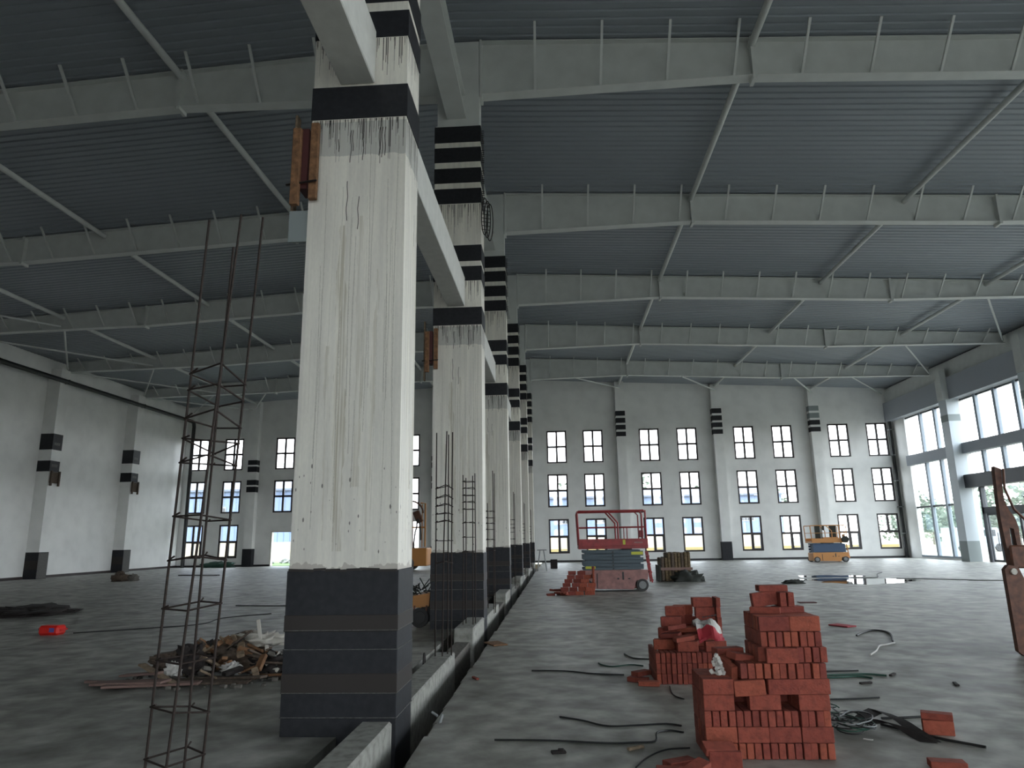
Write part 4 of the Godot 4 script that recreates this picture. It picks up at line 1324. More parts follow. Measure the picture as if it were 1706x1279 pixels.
func build_machines() -> void:
	var t := scissor_lift("red scissor lift with grey folded arms, parked behind the brick heap", P(0.64, 0, 23.2), 2.18, M.lift_red, M.lift_red_faded, M.lift_red, M.scissor_grey, true)
	part("warning_label", MB.new().bb(1.68, 2.05, 1.13, 1.22, 0.075, 0.086), M.label_yellow, t, Vector3(0, 0, 0.0))
	part("warning_label", MB.new().bb(0.2, 0.52, 0.70, 0.78, 0.075, 0.086), M.label_yellow, t)
	part("platform_sticker", MB.new().bb(1.42, 1.5, 1.45, 1.6, -0.016, -0.012), M.label_yellow, t)
	part("platform_sticker", MB.new().bb(1.78, 2.05, 1.49, 1.53, -0.016, -0.012), M.lift_red_faded, t)
	var y := scissor_lift("yellow scissor lift with blue side, parked by the end wall", P(15.4, 0, 44.7), 2.1, M.lift_yellow, M.lift_yellow, M.lift_yellow, M.lift_blue, true)
	y.scale = Vector3(1.0, 0.865, 1.0)
	part("side_cover", MB.new().chamfer(Vector3(1.02, 0.95, -0.06), Vector3(1.92, 0.5, 0.03), 0.01), M.lift_blue, y)
	part("tarpaulin", MB.new().bb(0.42, 0.72, 1.45, 2.5, 0.5, 0.53).bb(1.28, 1.7, 1.45, 2.5, 0.5, 0.53).bb(0.86, 1.0, 2.2, 2.5, 0.5, 0.53), M.net_dark, y)
	part("tool_box", MB.new().chamfer(Vector3(1.2, 1.6, -0.25), Vector3(0.9, 0.2, 0.3), 0.02), M.lift_yellow, y)
	part("wire_coil", MB.new().wheel(Vector3(1.95, 1.55, 0.1), Vector3(0, 0, 1), 0.22, 0.08, 16), M.net_dark, y)
	# distant yellow boom machine seen past the stained column
	t = thing("boom_machine", "orange boom machine with raised hooped cage, beyond the stained column", "machine", P(-8.2, 0, 41))
	hpart("body", MB.new().chamfer(P(-8.3, 0.75, 41), Vector3(1.7, 1.0, 1.4), 0.06), M.lift_yellow, t)
	for wx in [-8.9, -8.6]:
		hpart("wheel", MB.new().wheel(P(wx, 0.4, 40.25), Vector3(0, 0, 1), 0.4, 0.3), M.tyre, t)
		hpart("wheel", MB.new().wheel(P(wx, 0.4, 41.75), Vector3(0, 0, 1), 0.4, 0.3), M.tyre, t)
	hpart("mast", MB.new().bb(-8.75, -8.45, 1.2, 3.3, 40.8, 41.2), M.boom_orange, t)
	hpart("cage_frame", MB.new().tube([P(-7.62, 1.3, 40.5), P(-7.62, 3.75, 40.5), P(-7.9, 3.78, 40.5)], 0.05, 8).tube([P(-7.8, 1.3, 40.5), P(-7.8, 3.7, 40.5)], 0.03, 8).tube([P(-8.6, 2.4, 40.5), P(-7.6, 2.4, 40.5)], 0.05, 8), M.lift_yellow, t)
	var arc := []
	for i in 9:
		var a := PI * 0.5 * i / 8.0
		arc.append(P(-8.5 + 0.75 * sin(a), 3.2 + 0.7 * cos(a), 40.5))
	hpart("hoop", MB.new().tube(arc, 0.05, 8), M.boom_orange, t)
	arc = []
	for i in 13:
		var a := PI * i / 12.0
		arc.append(P(-8.05 - 0.2 * cos(a), 2.0 + 1.2 * sin(a) - 0.8 * (1.0 if i < 6 else 0.4), 40.4))
	hpart("hose", MB.new().tube(arc, 0.045, 8), M.cable_black, t)
	hpart("bucket", MB.new().chamfer(P(-8.05, 3.0, 40.6), Vector3(0.4, 0.7, 0.3), 0.05, Basis(Vector3.BACK, 0.4)), M.boom_orange, t)
	# low yellow cart heaped with branches
	t = thing("site_cart", "low yellow site cart heaped with dark netting behind the stained column", "cart", P(-2.95, 0, 14.9))
	hpart("bed", MB.new().slab(PackedVector2Array([Vector2(-3.75, 0.3), Vector2(-2.62, 0.4), Vector2(-2.6, 0.66), Vector2(-3.75, 0.46)]), P(0, 0, 14.4), Vector3.RIGHT, Vector3.UP, P(0, 0, 1.2)), M.lift_yellow, t)
	for wx in [-2.8, -3.5]:
		for wz in [14.42, 15.5]:
			hpart("wheel", MB.new().wheel(P(wx, 0.19, wz), Vector3(0, 0, 1), 0.19, 0.12), M.tyre, t)
	for i in 4:
		hpart("leg", MB.new().bar(P(-2.66 - i * 0.12, 0.42, 14.4), P(-2.7 - i * 0.13, 0.08, 14.4), 0.05, 0.03), M.lift_yellow if i % 2 else M.boom_orange, t)
	var mb := MB.new()
	for i in 60:
		var a := P(rng.randf_range(-3.6, -2.65), 0.58 + rng.randf() * 0.12, rng.randf_range(14.5, 15.4))
		mb.tube([a, a + Vector3(rng.randf_range(-0.25, 0.25), rng.randf_range(-0.05, 0.22), rng.randf_range(-0.2, 0.2))], 0.012, 4)
	hpart("netting", mb, M.net_dark, t)
	# rusty orange boom machine at the frame edge
	t = thing("boom_lift", "rusty orange boom lift with a jointed arm, standing on open floor", "lift", P(7.2, 0, 10.9))
	hpart("boom_plate", MB.new().slab(PackedVector2Array([Vector2(6.30, 1.16), Vector2(6.36, 1.22), Vector2(6.48, 1.2), Vector2(6.55, 0.98), Vector2(6.60, 0.12), Vector2(6.38, 0.0), Vector2(6.31, 0.06)]), P(0, 0, 10.66), Vector3.RIGHT, Vector3.UP, P(0, 0, 0.08)), M.boom_orange, t)
	hpart("pin", MB.new().wheel(P(6.41, 1.13, 10.65), Vector3(0, 0, 1), 0.045, 0.04, 14), M.plastic_white, t)
	hpart("cross_box", MB.new().chamfer(P(7.0, 1.33, 10.76), Vector3(1.14, 0.32, 0.16), 0.02), M.boom_orange, t)
	hpart("counterweight", MB.new().chamfer(P(7.45, 0.35, 11.0), Vector3(1.2, 0.46, 0.7), 0.03), M.boom_orange, t)
	hpart("wheel", MB.new().wheel(P(7.15, 0.3, 10.6), Vector3(0, 0, 1), 0.3, 0.2), M.tyre, t)
	hpart("wheel", MB.new().wheel(P(7.6, 0.3, 11.4), Vector3(0, 0, 1), 0.3, 0.2), M.tyre, t)
	hpart("wheel", MB.new().wheel(P(7.6, 0.3, 10.6), Vector3(0, 0, 1), 0.3, 0.2), M.tyre, t)
	hpart("mast", MB.new().bb(7.0, 7.3, 0.5, 2.2, 10.8, 11.1), M.boom_orange, t)
	hpart("arm", MB.new().slab(PackedVector2Array([Vector2(6.41, 2.62), Vector2(6.50, 2.58), Vector2(6.47, 2.15), Vector2(6.52, 1.98), Vector2(6.58, 1.88), Vector2(6.61, 1.75), Vector2(6.61, 1.45), Vector2(6.55, 1.45), Vector2(6.54, 1.72), Vector2(6.48, 1.74), Vector2(6.47, 1.45), Vector2(6.40, 1.45), Vector2(6.38, 1.85), Vector2(6.39, 2.2)]), P(0, 0, 10.7), Vector3.RIGHT, Vector3.UP, P(0, 0, 0.08)), M.boom_orange, t)
	hpart("hose", MB.new().tube([P(6.52, 2.58, 10.68), P(6.48, 2.3, 10.66), P(6.56, 2.0, 10.66), P(6.7, 1.85, 10.68), P(6.78, 1.5, 10.7)], 0.018, 6), M.boom_orange, t)
	hpart("brace", MB.new().bar(P(6.5, 1.18, 10.75), P(6.72, 0.55, 10.75), 0.05, 0.06), M.boom_orange, t)

# ---------------------------------------------------------------- clutter on the floor
func cable(label: String, pts: Array, r: float, m: Material, group := "cables on the floor") -> void:
	var c := Curve3D.new()
	for i in pts.size():
		var p: Array = pts[i]
		var at := P(p[0], p[2] if p.size() > 2 else r, p[1])
		var a: Array = pts[maxi(i - 1, 0)]
		var b: Array = pts[mini(i + 1, pts.size() - 1)]
		var d := (P(b[0], 0, b[1]) - P(a[0], 0, a[1])) / 5.5
		c.add_point(at, -d, d)
	c.bake_interval = 0.06
	var out := []
	for p in c.get_baked_points():
		out.append(p)
	single("cable", MB.new().tube(out, r, 6), m, label, "cable", group)

func blob(at: Vector3, s: Vector3, sd: int, rough := 0.25, nu := 24, nv := 14) -> MB:
	var mb := MB.new()
	var f := FastNoiseLite.new()
	f.seed = sd
	f.frequency = 0.9
	f.fractal_octaves = 4
	for j in nv + 1:
		for i in nu:
			var a := TAU * i / nu
			var b := PI * j / nv
			var d := Vector3(cos(a) * sin(b), cos(b), sin(a) * sin(b))
			var k := 1.0 + rough * f.get_noise_3dv(d * 1.9) * 2.2
			var p: Vector3 = d * s * k
			p.y = maxf(p.y, -s.y * 0.55)
			mb.v.append(at + p)
			mb.t.append(Vector2.ZERO)
			mb.n.append(Vector3.ZERO)
	for j in nv:
		for i in nu:
			var q := [j * nu + i, j * nu + (i + 1) % nu, (j + 1) * nu + (i + 1) % nu, (j + 1) * nu + i]
			for tr in [[q[0], q[1], q[2]], [q[0], q[2], q[3]]]:
				var fn: Vector3 = (mb.v[tr[1]] - mb.v[tr[0]]).cross(mb.v[tr[2]] - mb.v[tr[0]])
				var flip: bool = fn.dot(mb.v[tr[0]] - at) < 0.0
				if flip:
					fn = -fn
				for e in tr:
					mb.n[e] += fn
				if flip:
					mb.ix.append_array([tr[0], tr[1], tr[2]])
				else:
					mb.ix.append_array([tr[0], tr[2], tr[1]])
	for i in mb.n.size():
		mb.n[i] = mb.n[i].normalized() if mb.n[i].length_squared() > 1e-16 else Vector3.UP
	return mb

func build_clutter() -> void:
	# cables
	cable("black cable snaking over floor towards the middle of the tall stack", [[-0.04, 7.29], [0.17, 7.16], [0.39, 6.96], [0.66, 6.98], [0.94, 7.03], [1.07, 6.96]], 0.008, M.cable_black)
	cable("black cable with a kinked end running to the foot of the tall stack", [[-0.6, 6.5], [-0.1, 6.48], [0.35, 6.41], [0.6, 6.43], [0.76, 6.46], [0.80, 6.6, 0.04], [0.91, 6.8], [1.05, 6.74]], 0.008, M.cable_black)
	cable("thin dark cable looping from the tipped bricks to the stack", [[0.53, 5.78], [0.65, 6.03], [0.82, 6.23], [1.02, 6.28]], 0.006, M.cable_black)
	cable("dark cable reaching from the trench side to the tumbled stack", [[-0.4, 9.7], [-0.13, 9.69], [0.1, 9.64], [0.4, 9.47], [0.77, 9.39]], 0.009, M.cable_black)
	cable("green-grey cable with bent end by the tumbled stack", [[0.50, 10.25], [0.54, 10.1], [0.67, 9.97], [0.92, 10.1], [1.08, 10.0]], 0.009, M.cable_green)
	cable("short dark cable ending behind the tumbled stack", [[0.92, 11.0], [1.01, 10.63], [1.23, 10.52]], 0.010, M.cable_black)
	cable("dark wire on the floor between the two stacks", [[1.23, 8.7], [1.20, 8.26], [1.28, 8.05]], 0.006, M.cable_black)
	cable("green hose, longer of two, beside the tall stack", [[2.6, 9.3], [3.3, 9.3], [3.68, 9.36], [3.9, 9.25]], 0.012, M.cable_green)
	cable("green hose, shorter of two, beside the tall stack", [[2.6, 9.1], [3.25, 9.15], [3.55, 9.22], [3.67, 9.1]], 0.012, M.cable_green)
	cable("black cable behind the green hoses", [[2.9, 9.55], [3.4, 9.57], [3.71, 9.6]], 0.009, M.cable_black)
	cable("straight black cable in front of the green hoses", [[2.4, 8.0], [2.82, 8.01], [3.07, 8.04], [3.31, 8.09]], 0.009, M.cable_black)
	cable("black cable curling across open floor", [[4.95, 12.71], [5.25, 13.14], [5.53, 13.37], [5.6, 12.97], [5.22, 12.0]], 0.016, M.cable_black)
	cable("white end of wire on the open floor", [[5.2, 11.9], [4.98, 11.7], [4.83, 11.58], [4.59, 11.13], [4.35, 10.77]], 0.014, M.paper_white)
	cable("long thin dark cable along the floor before the glazed wall", [[12.6, 28.0], [14.27, 26.9], [15.36, 26.1], [22.5, 24.4]], 0.016, M.cable_black)
	cable("dark frayed cable at the edge of the puddle", [[11.3, 28.9], [11.8, 28.6], [12.3, 28.9], [13.2, 31.0], [14.0, 32.4]], 0.014, M.cable_black)
	cable("black stiff cable under the lone brick", [[2.85, 7.0], [3.13, 6.55], [3.22, 6.45], [3.36, 6.3]], 0.011, M.cable_black)
	cable("black bar lying behind the lone brick", [[2.95, 7.22], [3.16, 7.24], [3.4, 7.29]], 0.011, M.cable_black)
	cable("thin dark cable across the floor beside the rubbish heap", [[-8.9, 19.5], [-7.5, 19.3], [-5.5, 19.2], [-3.0, 19.0]], 0.013, M.cable_black)
	cable("dark cable lying across floor towards the red jerrycan", [[-9.6, 13.9], [-8.6, 14.5], [-7.7, 15.2], [-7.75, 16.4], [-7.0, 17.3]], 0.011, M.cable_black)
	# coil of wire and steel trimmings by the tall stack
	var t := thing("wire_coil", "tangled coil of green and white wire beside the tall stack", "wire", P(2.55, 0, 6.85))
	for k in 9:
		var pts := []
		var ph := rng.randf() * TAU
		for i in 30:
			var a := ph + TAU * i / 26.0
			var rr := 0.12 + 0.04 * sin(a * 2.0 + k)
			pts.append(P(2.54 + rr * 1.15 * cos(a) + 0.02 * sin(k * 2.1), 0.02 + 0.010 * k + 0.03 * maxf(0.0, sin(a + k)), 6.85 + rr * 1.6 * sin(a)))
		hpart("strand", MB.new().tube(pts, 0.006, 5), [M.cable_black, M.cable_green, M.cable_black, M.wheel_grey][k % 4], t)
	t = thing("wire_coil", "loose dark hoops of strapping behind the coil by the stack", "wire", P(2.4, 0, 7.35))
	for k in 7:
		var pts := []
		for i in 14:
			var a := -0.4 + 3.4 * i / 13.0 + k * 0.4
			pts.append(P(2.40 + 0.22 * cos(a) + 0.02 * k, 0.02 + 0.05 * absf(sin(a * 1.3 + k)), 7.40 + 0.22 * sin(a)))
		hpart("strand", MB.new().tube(pts, 0.006, 5), M.cable_green if k % 3 else M.wheel_grey, t)
	for q in [[2.42, 0.09, 7.5, 0.4], [2.52, 0.02, 6.48, -0.6]]:
		single("cable_tie_tag", MB.new().chamfer(P(q[0], q[1], q[2]), Vector3(0.075, 0.008, 0.026), 0.003, Basis(Vector3.UP, q[3])), M.paper_white, "small white tag on the strapping hoops" if q[2] > 6.6 else "small white tag at the coil's loose end", "tag")
	# bent sheet trimmings
	for q in [[[2.72, 7.1], [2.95, 7.3], [3.02, 7.0], [3.02, 6.45]], [[2.72, 6.98], [2.82, 6.9], [2.92, 6.7], [2.98, 6.42]]]:
		var mb := MB.new()
		var n := 12
		var c := Curve3D.new()
		for p in q:
			c.add_point(P(p[0], 0, p[1]))
		var ln := c.get_baked_length()
		for i in n:
			var a := c.sample_baked(ln * i / n)
			var b := c.sample_baked(ln * (i + 1) / n)
			var ha := 0.02 + 0.10 * maxf(0.0, sin(PI * (float(i) / n) * 0.9 + 0.25)) * (1.0 - float(i) / n)
			var hb := 0.02 + 0.10 * maxf(0.0, sin(PI * (float(i + 1) / n) * 0.9 + 0.25)) * (1.0 - float(i + 1) / n)
			var w := Vector3(0.05, 0.01, 0.05)
			var up := Vector3(0, 1, 0)
			mb.quad(a + up * ha - w, b + up * hb - w, b + up * hb * 0.6 + w, a + up * ha * 0.6 + w)
			mb.quad(a + up * (ha - 0.006) - w, b + up * (hb - 0.006) - w, b + up * (hb * 0.6 - 0.006) + w, a + up * (ha * 0.6 - 0.006) + w, Vector3.DOWN)
		single("sheet_trimming", mb, M.sheet_dark, "bent dark sheet trimming %s the lone brick" % ("arched beside" if q[0][1] > 7.0 else "lying flat before"), "trimming")
	# small scraps
	for q in [[0.03, 0.05, 4.85, 5.57, -1.02, M.sheet_dark, "black scrap alone on the floor by the long cable"]]:
		single("scrap", MB.new().chamfer(P(-0.05, 0.012, 6.14), Vector3(0.12, 0.02, 0.06), 0.006, Basis(Vector3.UP, 0.2)).chamfer(P(-0.03, 0.025, 6.14), Vector3(0.05, 0.02, 0.05), 0.006), q[5], q[6], "scrap")
	for q in [[0.58, 6.26, "pale wood chip on the floor near the flat bricks", M.timber_pale], [5.25, 14.1, "flat red scrap on open floor behind the tall stack", M.bag_red], [6.2, 18.8, "reddish scrap on open floor far behind the stacks", M.ply_red], [4.0, 9.32, "black knot at the end of green hose", M.sheet_dark], [4.44, 8.75, "black pebble alone on open floor", M.sheet_dark], [3.48, 8.83, "dark pebble near the green hoses", M.sheet_dark], [-1.08, 9.2, "red-brown crumb on the floor beside trench", M.brick_1], [-1.08, 12.1, "short pale offcut at the trench edge", M.timber]]:
		single("scrap", MB.new().chamfer(P(q[0], 0.012, q[1]), Vector3(0.16 if q[1] < 10 else 0.42, 0.022, 0.04 if q[1] < 10 else 0.25), 0.006, Basis(Vector3.UP, q[0])), q[3], q[2], "scrap")
	# puddle
	var lens := func(cx: float, cz: float, rx: float, rz: float, ph: float) -> PackedVector2Array:
		var o := PackedVector2Array()
		for i in 44:
			var a := TAU * i / 44.0
			var k := 1.0 + 0.16 * sin(3 * a + ph) + 0.10 * sin(7 * a + ph * 2.0) + 0.05 * sin(13 * a)
			o.append(Vector2(cx + rx * k * cos(a), cz + rz * k * sin(a)))
		return o
	for q in [[10.9, 27.0, 1.75, 1.7, 1.0, "shallow puddle mirroring the windows on the floor"], [10.9, 30.0, 1.3, 0.75, 2.0, "narrow dark puddle behind the mirroring one"]]:
		single("puddle", MB.new().slab(lens.call(q[0], q[1], q[2], q[3], q[4]), Vector3(0, 0.001, 0), Vector3.RIGHT, Vector3(0, 0, -1), Vector3(0, 0.004, 0)), M.water, q[5], "puddle")
	# wrapped bundle of straw-covered bricks past the red lift
	t = thing("wrapped_pallet", "straw-covered block stack with dark net at its foot, past the red lift", "stack", P(4.45, 0, 28.2))
	for k in 9:
		var x := 3.9 + k * 0.125
		var h := 0.9 if k < 2 else 1.08
		for d in 3:
			hpart("bale_strip", MB.new().chamfer(P(x + 0.05, h * (0.5) , 28.05 + d * 0.35 + rng.randf_range(-0.02, 0.02)), Vector3(0.12, h + rng.randf_range(-0.05, 0.03), 0.36), 0.03, Basis(Vector3.UP, rng.randf_range(-0.06, 0.06))), M.straw if (k + d) % 3 else M.timber_grey, t)
	hpart("strap", MB.new().bb(3.86, 5.06, 0.42, 0.52, 27.84, 27.87), M.ply_pinkish, t)
	hpart("side_board", MB.new().bb(3.8, 3.87, 0, 0.6, 27.85, 28.9), M.net_dark, t)
	hpart("net_heap", blob(P(4.85, 0.12, 27.75), Vector3(0.5, 0.28, 0.22), 9, 0.4).slab(PackedVector2Array([Vector2(4.9, 0.0), Vector2(5.5, 0.0), Vector2(5.1, 0.22)]), P(0, 0, 27.7), Vector3.RIGHT, Vector3.UP, P(0, 0, 0.3)), M.net_dark, t)
	# far small items near the column row end
	single("small_crate", MB.new().chamfer(P(-0.3, 0.25, 41.0), Vector3(0.4, 0.5, 0.4), 0.02), M.sheet_dark, "small dark crate at the far end of the column row", "crate")
	single("scrap_net", blob(P(8.2, 0.04, 26.0), Vector3(0.35, 0.08, 0.2), 14, 0.4), M.net_dark, "dark scrap of net on open floor by the puddle", "scrap")
	# left side: dark mat, red jerrycan, stone heap
	var mb := MB.new()
	for i in 26:
		var a := rng.randf() * TAU
		var rr := sqrt(rng.randf())
		mb.chamfer(P(-13.5 + rr * 0.85 * cos(a), 0.03 + 0.13 * (1.0 - rr) + rng.randf() * 0.04, 17.7 + rr * 0.95 * sin(a)), Vector3(rng.randf_range(0.3, 0.8), 0.03, rng.randf_range(0.1, 0.35)), 0.01, Basis.from_euler(Vector3(rng.randf_range(-0.12, 0.12), rng.randf_range(-0.7, 0.7), rng.randf_range(-0.08, 0.08))))
	var core := blob(P(-13.5, 0.06, 17.7), Vector3(0.95, 0.14, 0.9), 61, 0.35)
	var off := mb.v.size()
	mb.v.append_array(core.v)
	mb.n.append_array(core.n)
	mb.t.append_array(core.t)
	for e in core.ix:
		mb.ix.append(e + off)
	single("rag_mat", mb, M.sheet_dark, "flat dark heap of matting on the floor beyond the jerrycan", "matting", "", "stuff")
	t = thing("jerrycan", "red plastic jerrycan lying on its side on bare floor", "jerrycan", P(-9.95, 0, 13.7))
	hpart("body", MB.new().chamfer(P(-9.93, 0.09, 13.75), Vector3(0.42, 0.18, 0.26), 0.04), M.plastic_red, t)
	hpart("cap", MB.new().wheel(P(-10.16, 0.11, 13.75), Vector3(1, 0, 0), 0.04, 0.06, 12), M.pipe_black, t)
	hpart("label", MB.new().bb(-9.9, -9.8, 0.06, 0.14, 13.617, 13.622), M.label_blue, t)
	hpart("handle", MB.new().tube([P(-9.76, 0.1, 13.7), P(-9.68, 0.1, 13.65), P(-9.68, 0.1, 13.82), P(-9.76, 0.1, 13.8)], 0.018, 6), M.plastic_red, t)
	for q in [[-20.9, 33.2, 0.26, "brown rubble lump beside the blank wall, larger one"], [-20.35, 33.3, 0.2, "pale rubble lump beside the blank wall, smaller one"]]:
		single("rubble_lump", blob(P(q[0], q[2] * 0.5, q[1]), Vector3(q[2] * 1.5, q[2], q[2]), int(q[1] * 10), 0.35), M.rough_concrete if q[2] < 0.25 else M.timber_grey, q[3], "rubble")
	single("net_roll", blob(P(-24.2, 0.15, 49.6), Vector3(1.2, 0.25, 0.3), 31, 0.3), M.cable_green, "green net roll at the foot of end wall windows", "net")
	single("plank_far", MB.new().chamfer(P(-19.0, 0.06, 37.0), Vector3(2.4, 0.05, 0.25), 0.01, Basis(Vector3.UP, -0.2)), M.sheet_dark, "dark plank on floor near the blank wall pilasters", "plank")
	# stepladder at the far end of the row
	t = thing("step_trestle", "small pale trestle at the far end of the column row", "trestle", P(-0.9, 0, 38.0))
	for s in [-1.0, 1.0]:
		hpart("leg", MB.new().bar(P(-0.9 + s * 0.25, 0, 37.8), P(-0.9 + s * 0.1, 1.05, 38.0), 0.04, 0.04), M.wheel_grey, t)
		hpart("leg", MB.new().bar(P(-0.9 + s * 0.25, 0, 38.3), P(-0.9 + s * 0.1, 1.05, 38.05), 0.04, 0.04), M.wheel_grey, t)
	hpart("top", MB.new().bb(-1.15, -0.65, 1.05, 1.1, 37.9, 38.15), M.wheel_grey, t)
	build_heap()

func build_heap() -> void:
	# rubbish heap at the foot of the stained column: boards, sacks, papers, brick bits
	var gP := "broken boards in the rubbish heap"
	var boards := [[-5.55, 0.03, 8.9, 0.9, 0.05, -0.25, 0.02, "ply_pinkish"], [-5.25, 0.06, 8.75, 1.0, 0.2, -0.15, 0.05, "ply_pinkish"], [-4.95, 0.04, 8.72, 1.1, 0.2, 0.2, 0.0, "ply_pinkish"], [-5.3, 0.10, 9.05, 0.8, 0.12, -0.5, 0.12, "ply_pinkish"], [-5.0, 0.13, 8.9, 0.7, 0.1, -0.45, -0.25, "timber_pale"], [-4.5, 0.03, 8.95, 1.3, 0.22, 0.05, 0.0, "timber_grey"], [-4.2, 0.05, 9.1, 1.0, 0.18, -0.12, 0.03, "timber_grey"], [-4.75, 0.28, 9.35, 0.7, 0.1, 0.7, 0.2, "timber_grey"], [-4.55, 0.36, 9.45, 0.6, 0.09, 0.4, 0.3, "timber_pale"], [-5.1, 0.30, 9.4, 0.5, 0.16, -0.3, 0.15, "timber_grey"], [-5.0, 0.24, 9.25, 0.34, 0.14, 0.2, 1.1, "timber_grey"], [-4.85, 0.22, 9.15, 0.36, 0.12, 0.3, 1.2, "timber_grey"], [-4.62, 0.2, 9.1, 0.3, 0.12, -0.2, 0.9, "timber_grey"], [-4.1, 0.40, 9.6, 0.5, 0.06, 0.2, -0.35, "timber_pale"], [-4.35, 0.48, 9.75, 0.4, 0.12, -0.6, 0.25, "timber_grey"], [-3.55, 0.30, 10.2, 0.55, 0.12, -0.3, 0.5, "timber_pale"], [-3.7, 0.05, 9.25, 0.6, 0.05, -0.2, 0.05, "timber"], [-3.5, 0.33, 10.3, 0.35, 0.08, 0.5, -0.7, "timber"], [-4.0, 0.12, 9.3, 0.3, 0.06, 0.6, 0.3, "timber"], [-4.3, 0.18, 9.2, 0.28, 0.06, -0.5, 0.4, "timber"]]
	var how := ["outermost", "second outermost", "longest pinkish", "tilted pinkish", "pale sloping", "wide grey flat", "narrower grey flat", "steep grey", "pale propped", "short grey level", "upright grey", "second upright grey", "half-upright grey", "thin pale top", "highest grey", "pale end", "thin yellow flat", "steep yellow", "short yellow", "short tilted yellow"]
	for i in boards.size():
		var b: Array = boards[i]
		single("broken_board", MB.new().chamfer(Vector3.ZERO, Vector3(b[3], 0.028, maxf(b[4], 0.06)), 0.005), M[b[7]], "%s broken board in the rubbish heap" % how[i], "board", gP, "thing", P(b[0], b[1], b[2])).rotation = Vector3(0.1 * sin(i * 3.0), b[5], b[6])
	var sacks := [[-3.95, 0.42, 9.55, 0.30, 0.10, 0.13, "plastic_white", "crumpled white plastic sack on top of the rubbish heap"], [-3.72, 0.08, 9.40, 0.13, 0.13, 0.09, "plastic_white", "white plastic scrap at the foot of the heap side"], [-3.5, 0.14, 9.65, 0.15, 0.24, 0.12, "paper_white", "upright grey-white sack beside the rubbish heap"], [-4.18, 0.14, 9.15, 0.10, 0.08, 0.07, "paper_white", "small white paper ball low in the heap"], [-4.85, 0.14, 8.98, 0.09, 0.09, 0.06, "paper_white", "small white carton in the pinkish boards"], [-3.3, 0.04, 10.0, 0.22, 0.07, 0.1, "paper_white", "flattened white bag near the column foot"], [-4.75, 0.2, 9.5, 0.22, 0.17, 0.18, "net_dark", "dark sack buried in the rubbish heap"], [-4.3, 0.18, 9.55, 0.34, 0.2, 0.25, "timber_grey", "brown sack in the middle of the rubbish heap"], [-4.7, 0.2, 9.1, 0.2, 0.2, 0.1, "sheet_dark", "black rag in the front of the rubbish heap"], [-3.75, 0.14, 9.45, 0.3, 0.14, 0.2, "sheet_dark", "dark rag bundle under the white sack"], [-5.1, 0.14, 9.4, 0.26, 0.13, 0.15, "timber_grey", "grey sack at the outer end of the rubbish heap"]]
	for i in sacks.size():
		var s: Array = sacks[i]
		single("rubbish_sack" if s[3] > 0.15 else "paper_scrap", blob(Vector3.ZERO, Vector3(s[3], s[4], s[5]), 40 + i, 0.6, 28, 18), M[s[6]], s[7], "sack", "", "thing", P(s[0], maxf(s[1], s[4] * 0.55), s[2]))
	for i in 2:
		single("paper_strip", MB.new().chamfer(Vector3.ZERO, Vector3(0.05, [0.26, 0.3][i], 0.015), 0.004), M.plastic_white, ["white strip sticking up from the white sack", "white strip hanging below the white sack"][i], "strip", "", "thing", P([-3.96, -3.83][i], [0.58, 0.25][i], 9.42)).rotation = Vector3(0.1, 0.2, [0.15, 0.1][i])
	brick(P(-3.4, 0.06, 9.35), Basis(Vector3.UP, 0.4), "orange brick piece at the rubbish heap by the column", "", 2)
	# jumbled offcuts all over the mound
	var cut := []
	for i in 4:
		cut.append(MB.new().chamfer(Vector3.ZERO, Vector3([0.34, 0.26, 0.42, 0.2][i], [0.035, 0.05, 0.025, 0.06][i], [0.07, 0.09, 0.05, 0.08][i]), 0.005).mesh())
	for i in 64:
		var a := rng.randf() * TAU
		var rr := sqrt(rng.randf())
		var o := MeshInstance3D.new()
		o.name = numbered("timber_offcut")
		o.mesh = cut[rng.randi() % 4]
		o.material_override = [M.timber_pale, M.timber_grey, M.timber, M.timber_grey, M.sheet_dark, M.timber_pale, M.rough_concrete][rng.randi() % 7]
		add_child(o)
		o.position = P(-4.35 + rr * 0.85 * cos(a), 0.05 + 0.42 * pow(1.0 - rr, 0.8) + rng.randf() * 0.05, 9.42 + rr * 0.4 * sin(a))
		o.rotation = Vector3(rng.randf_range(-0.5, 0.5), rng.randf() * TAU, rng.randf_range(-0.7, 0.7))
		tag(o, "short offcut jumbled in the rubbish heap", "offcut", "offcuts in the rubbish heap", "thing")
	# grit spread round the heap
	var mb := MB.new()
	for i in 130:
		var a := rng.randf() * TAU
		var rr := sqrt(rng.randf())
		var s := rng.randf_range(0.015, 0.06)
		mb.chamfer(P(-4.45 + rr * 1.25 * cos(a), s * 0.35, 9.3 + rr * 0.75 * sin(a)), Vector3(s * 1.4, s * 0.7, s), s * 0.12, Basis(Vector3.UP, rng.randf() * 3.0))
	single("heap_debris", mb, M.rough_concrete, "small debris strewn round the rubbish heap", "debris", "", "stuff")

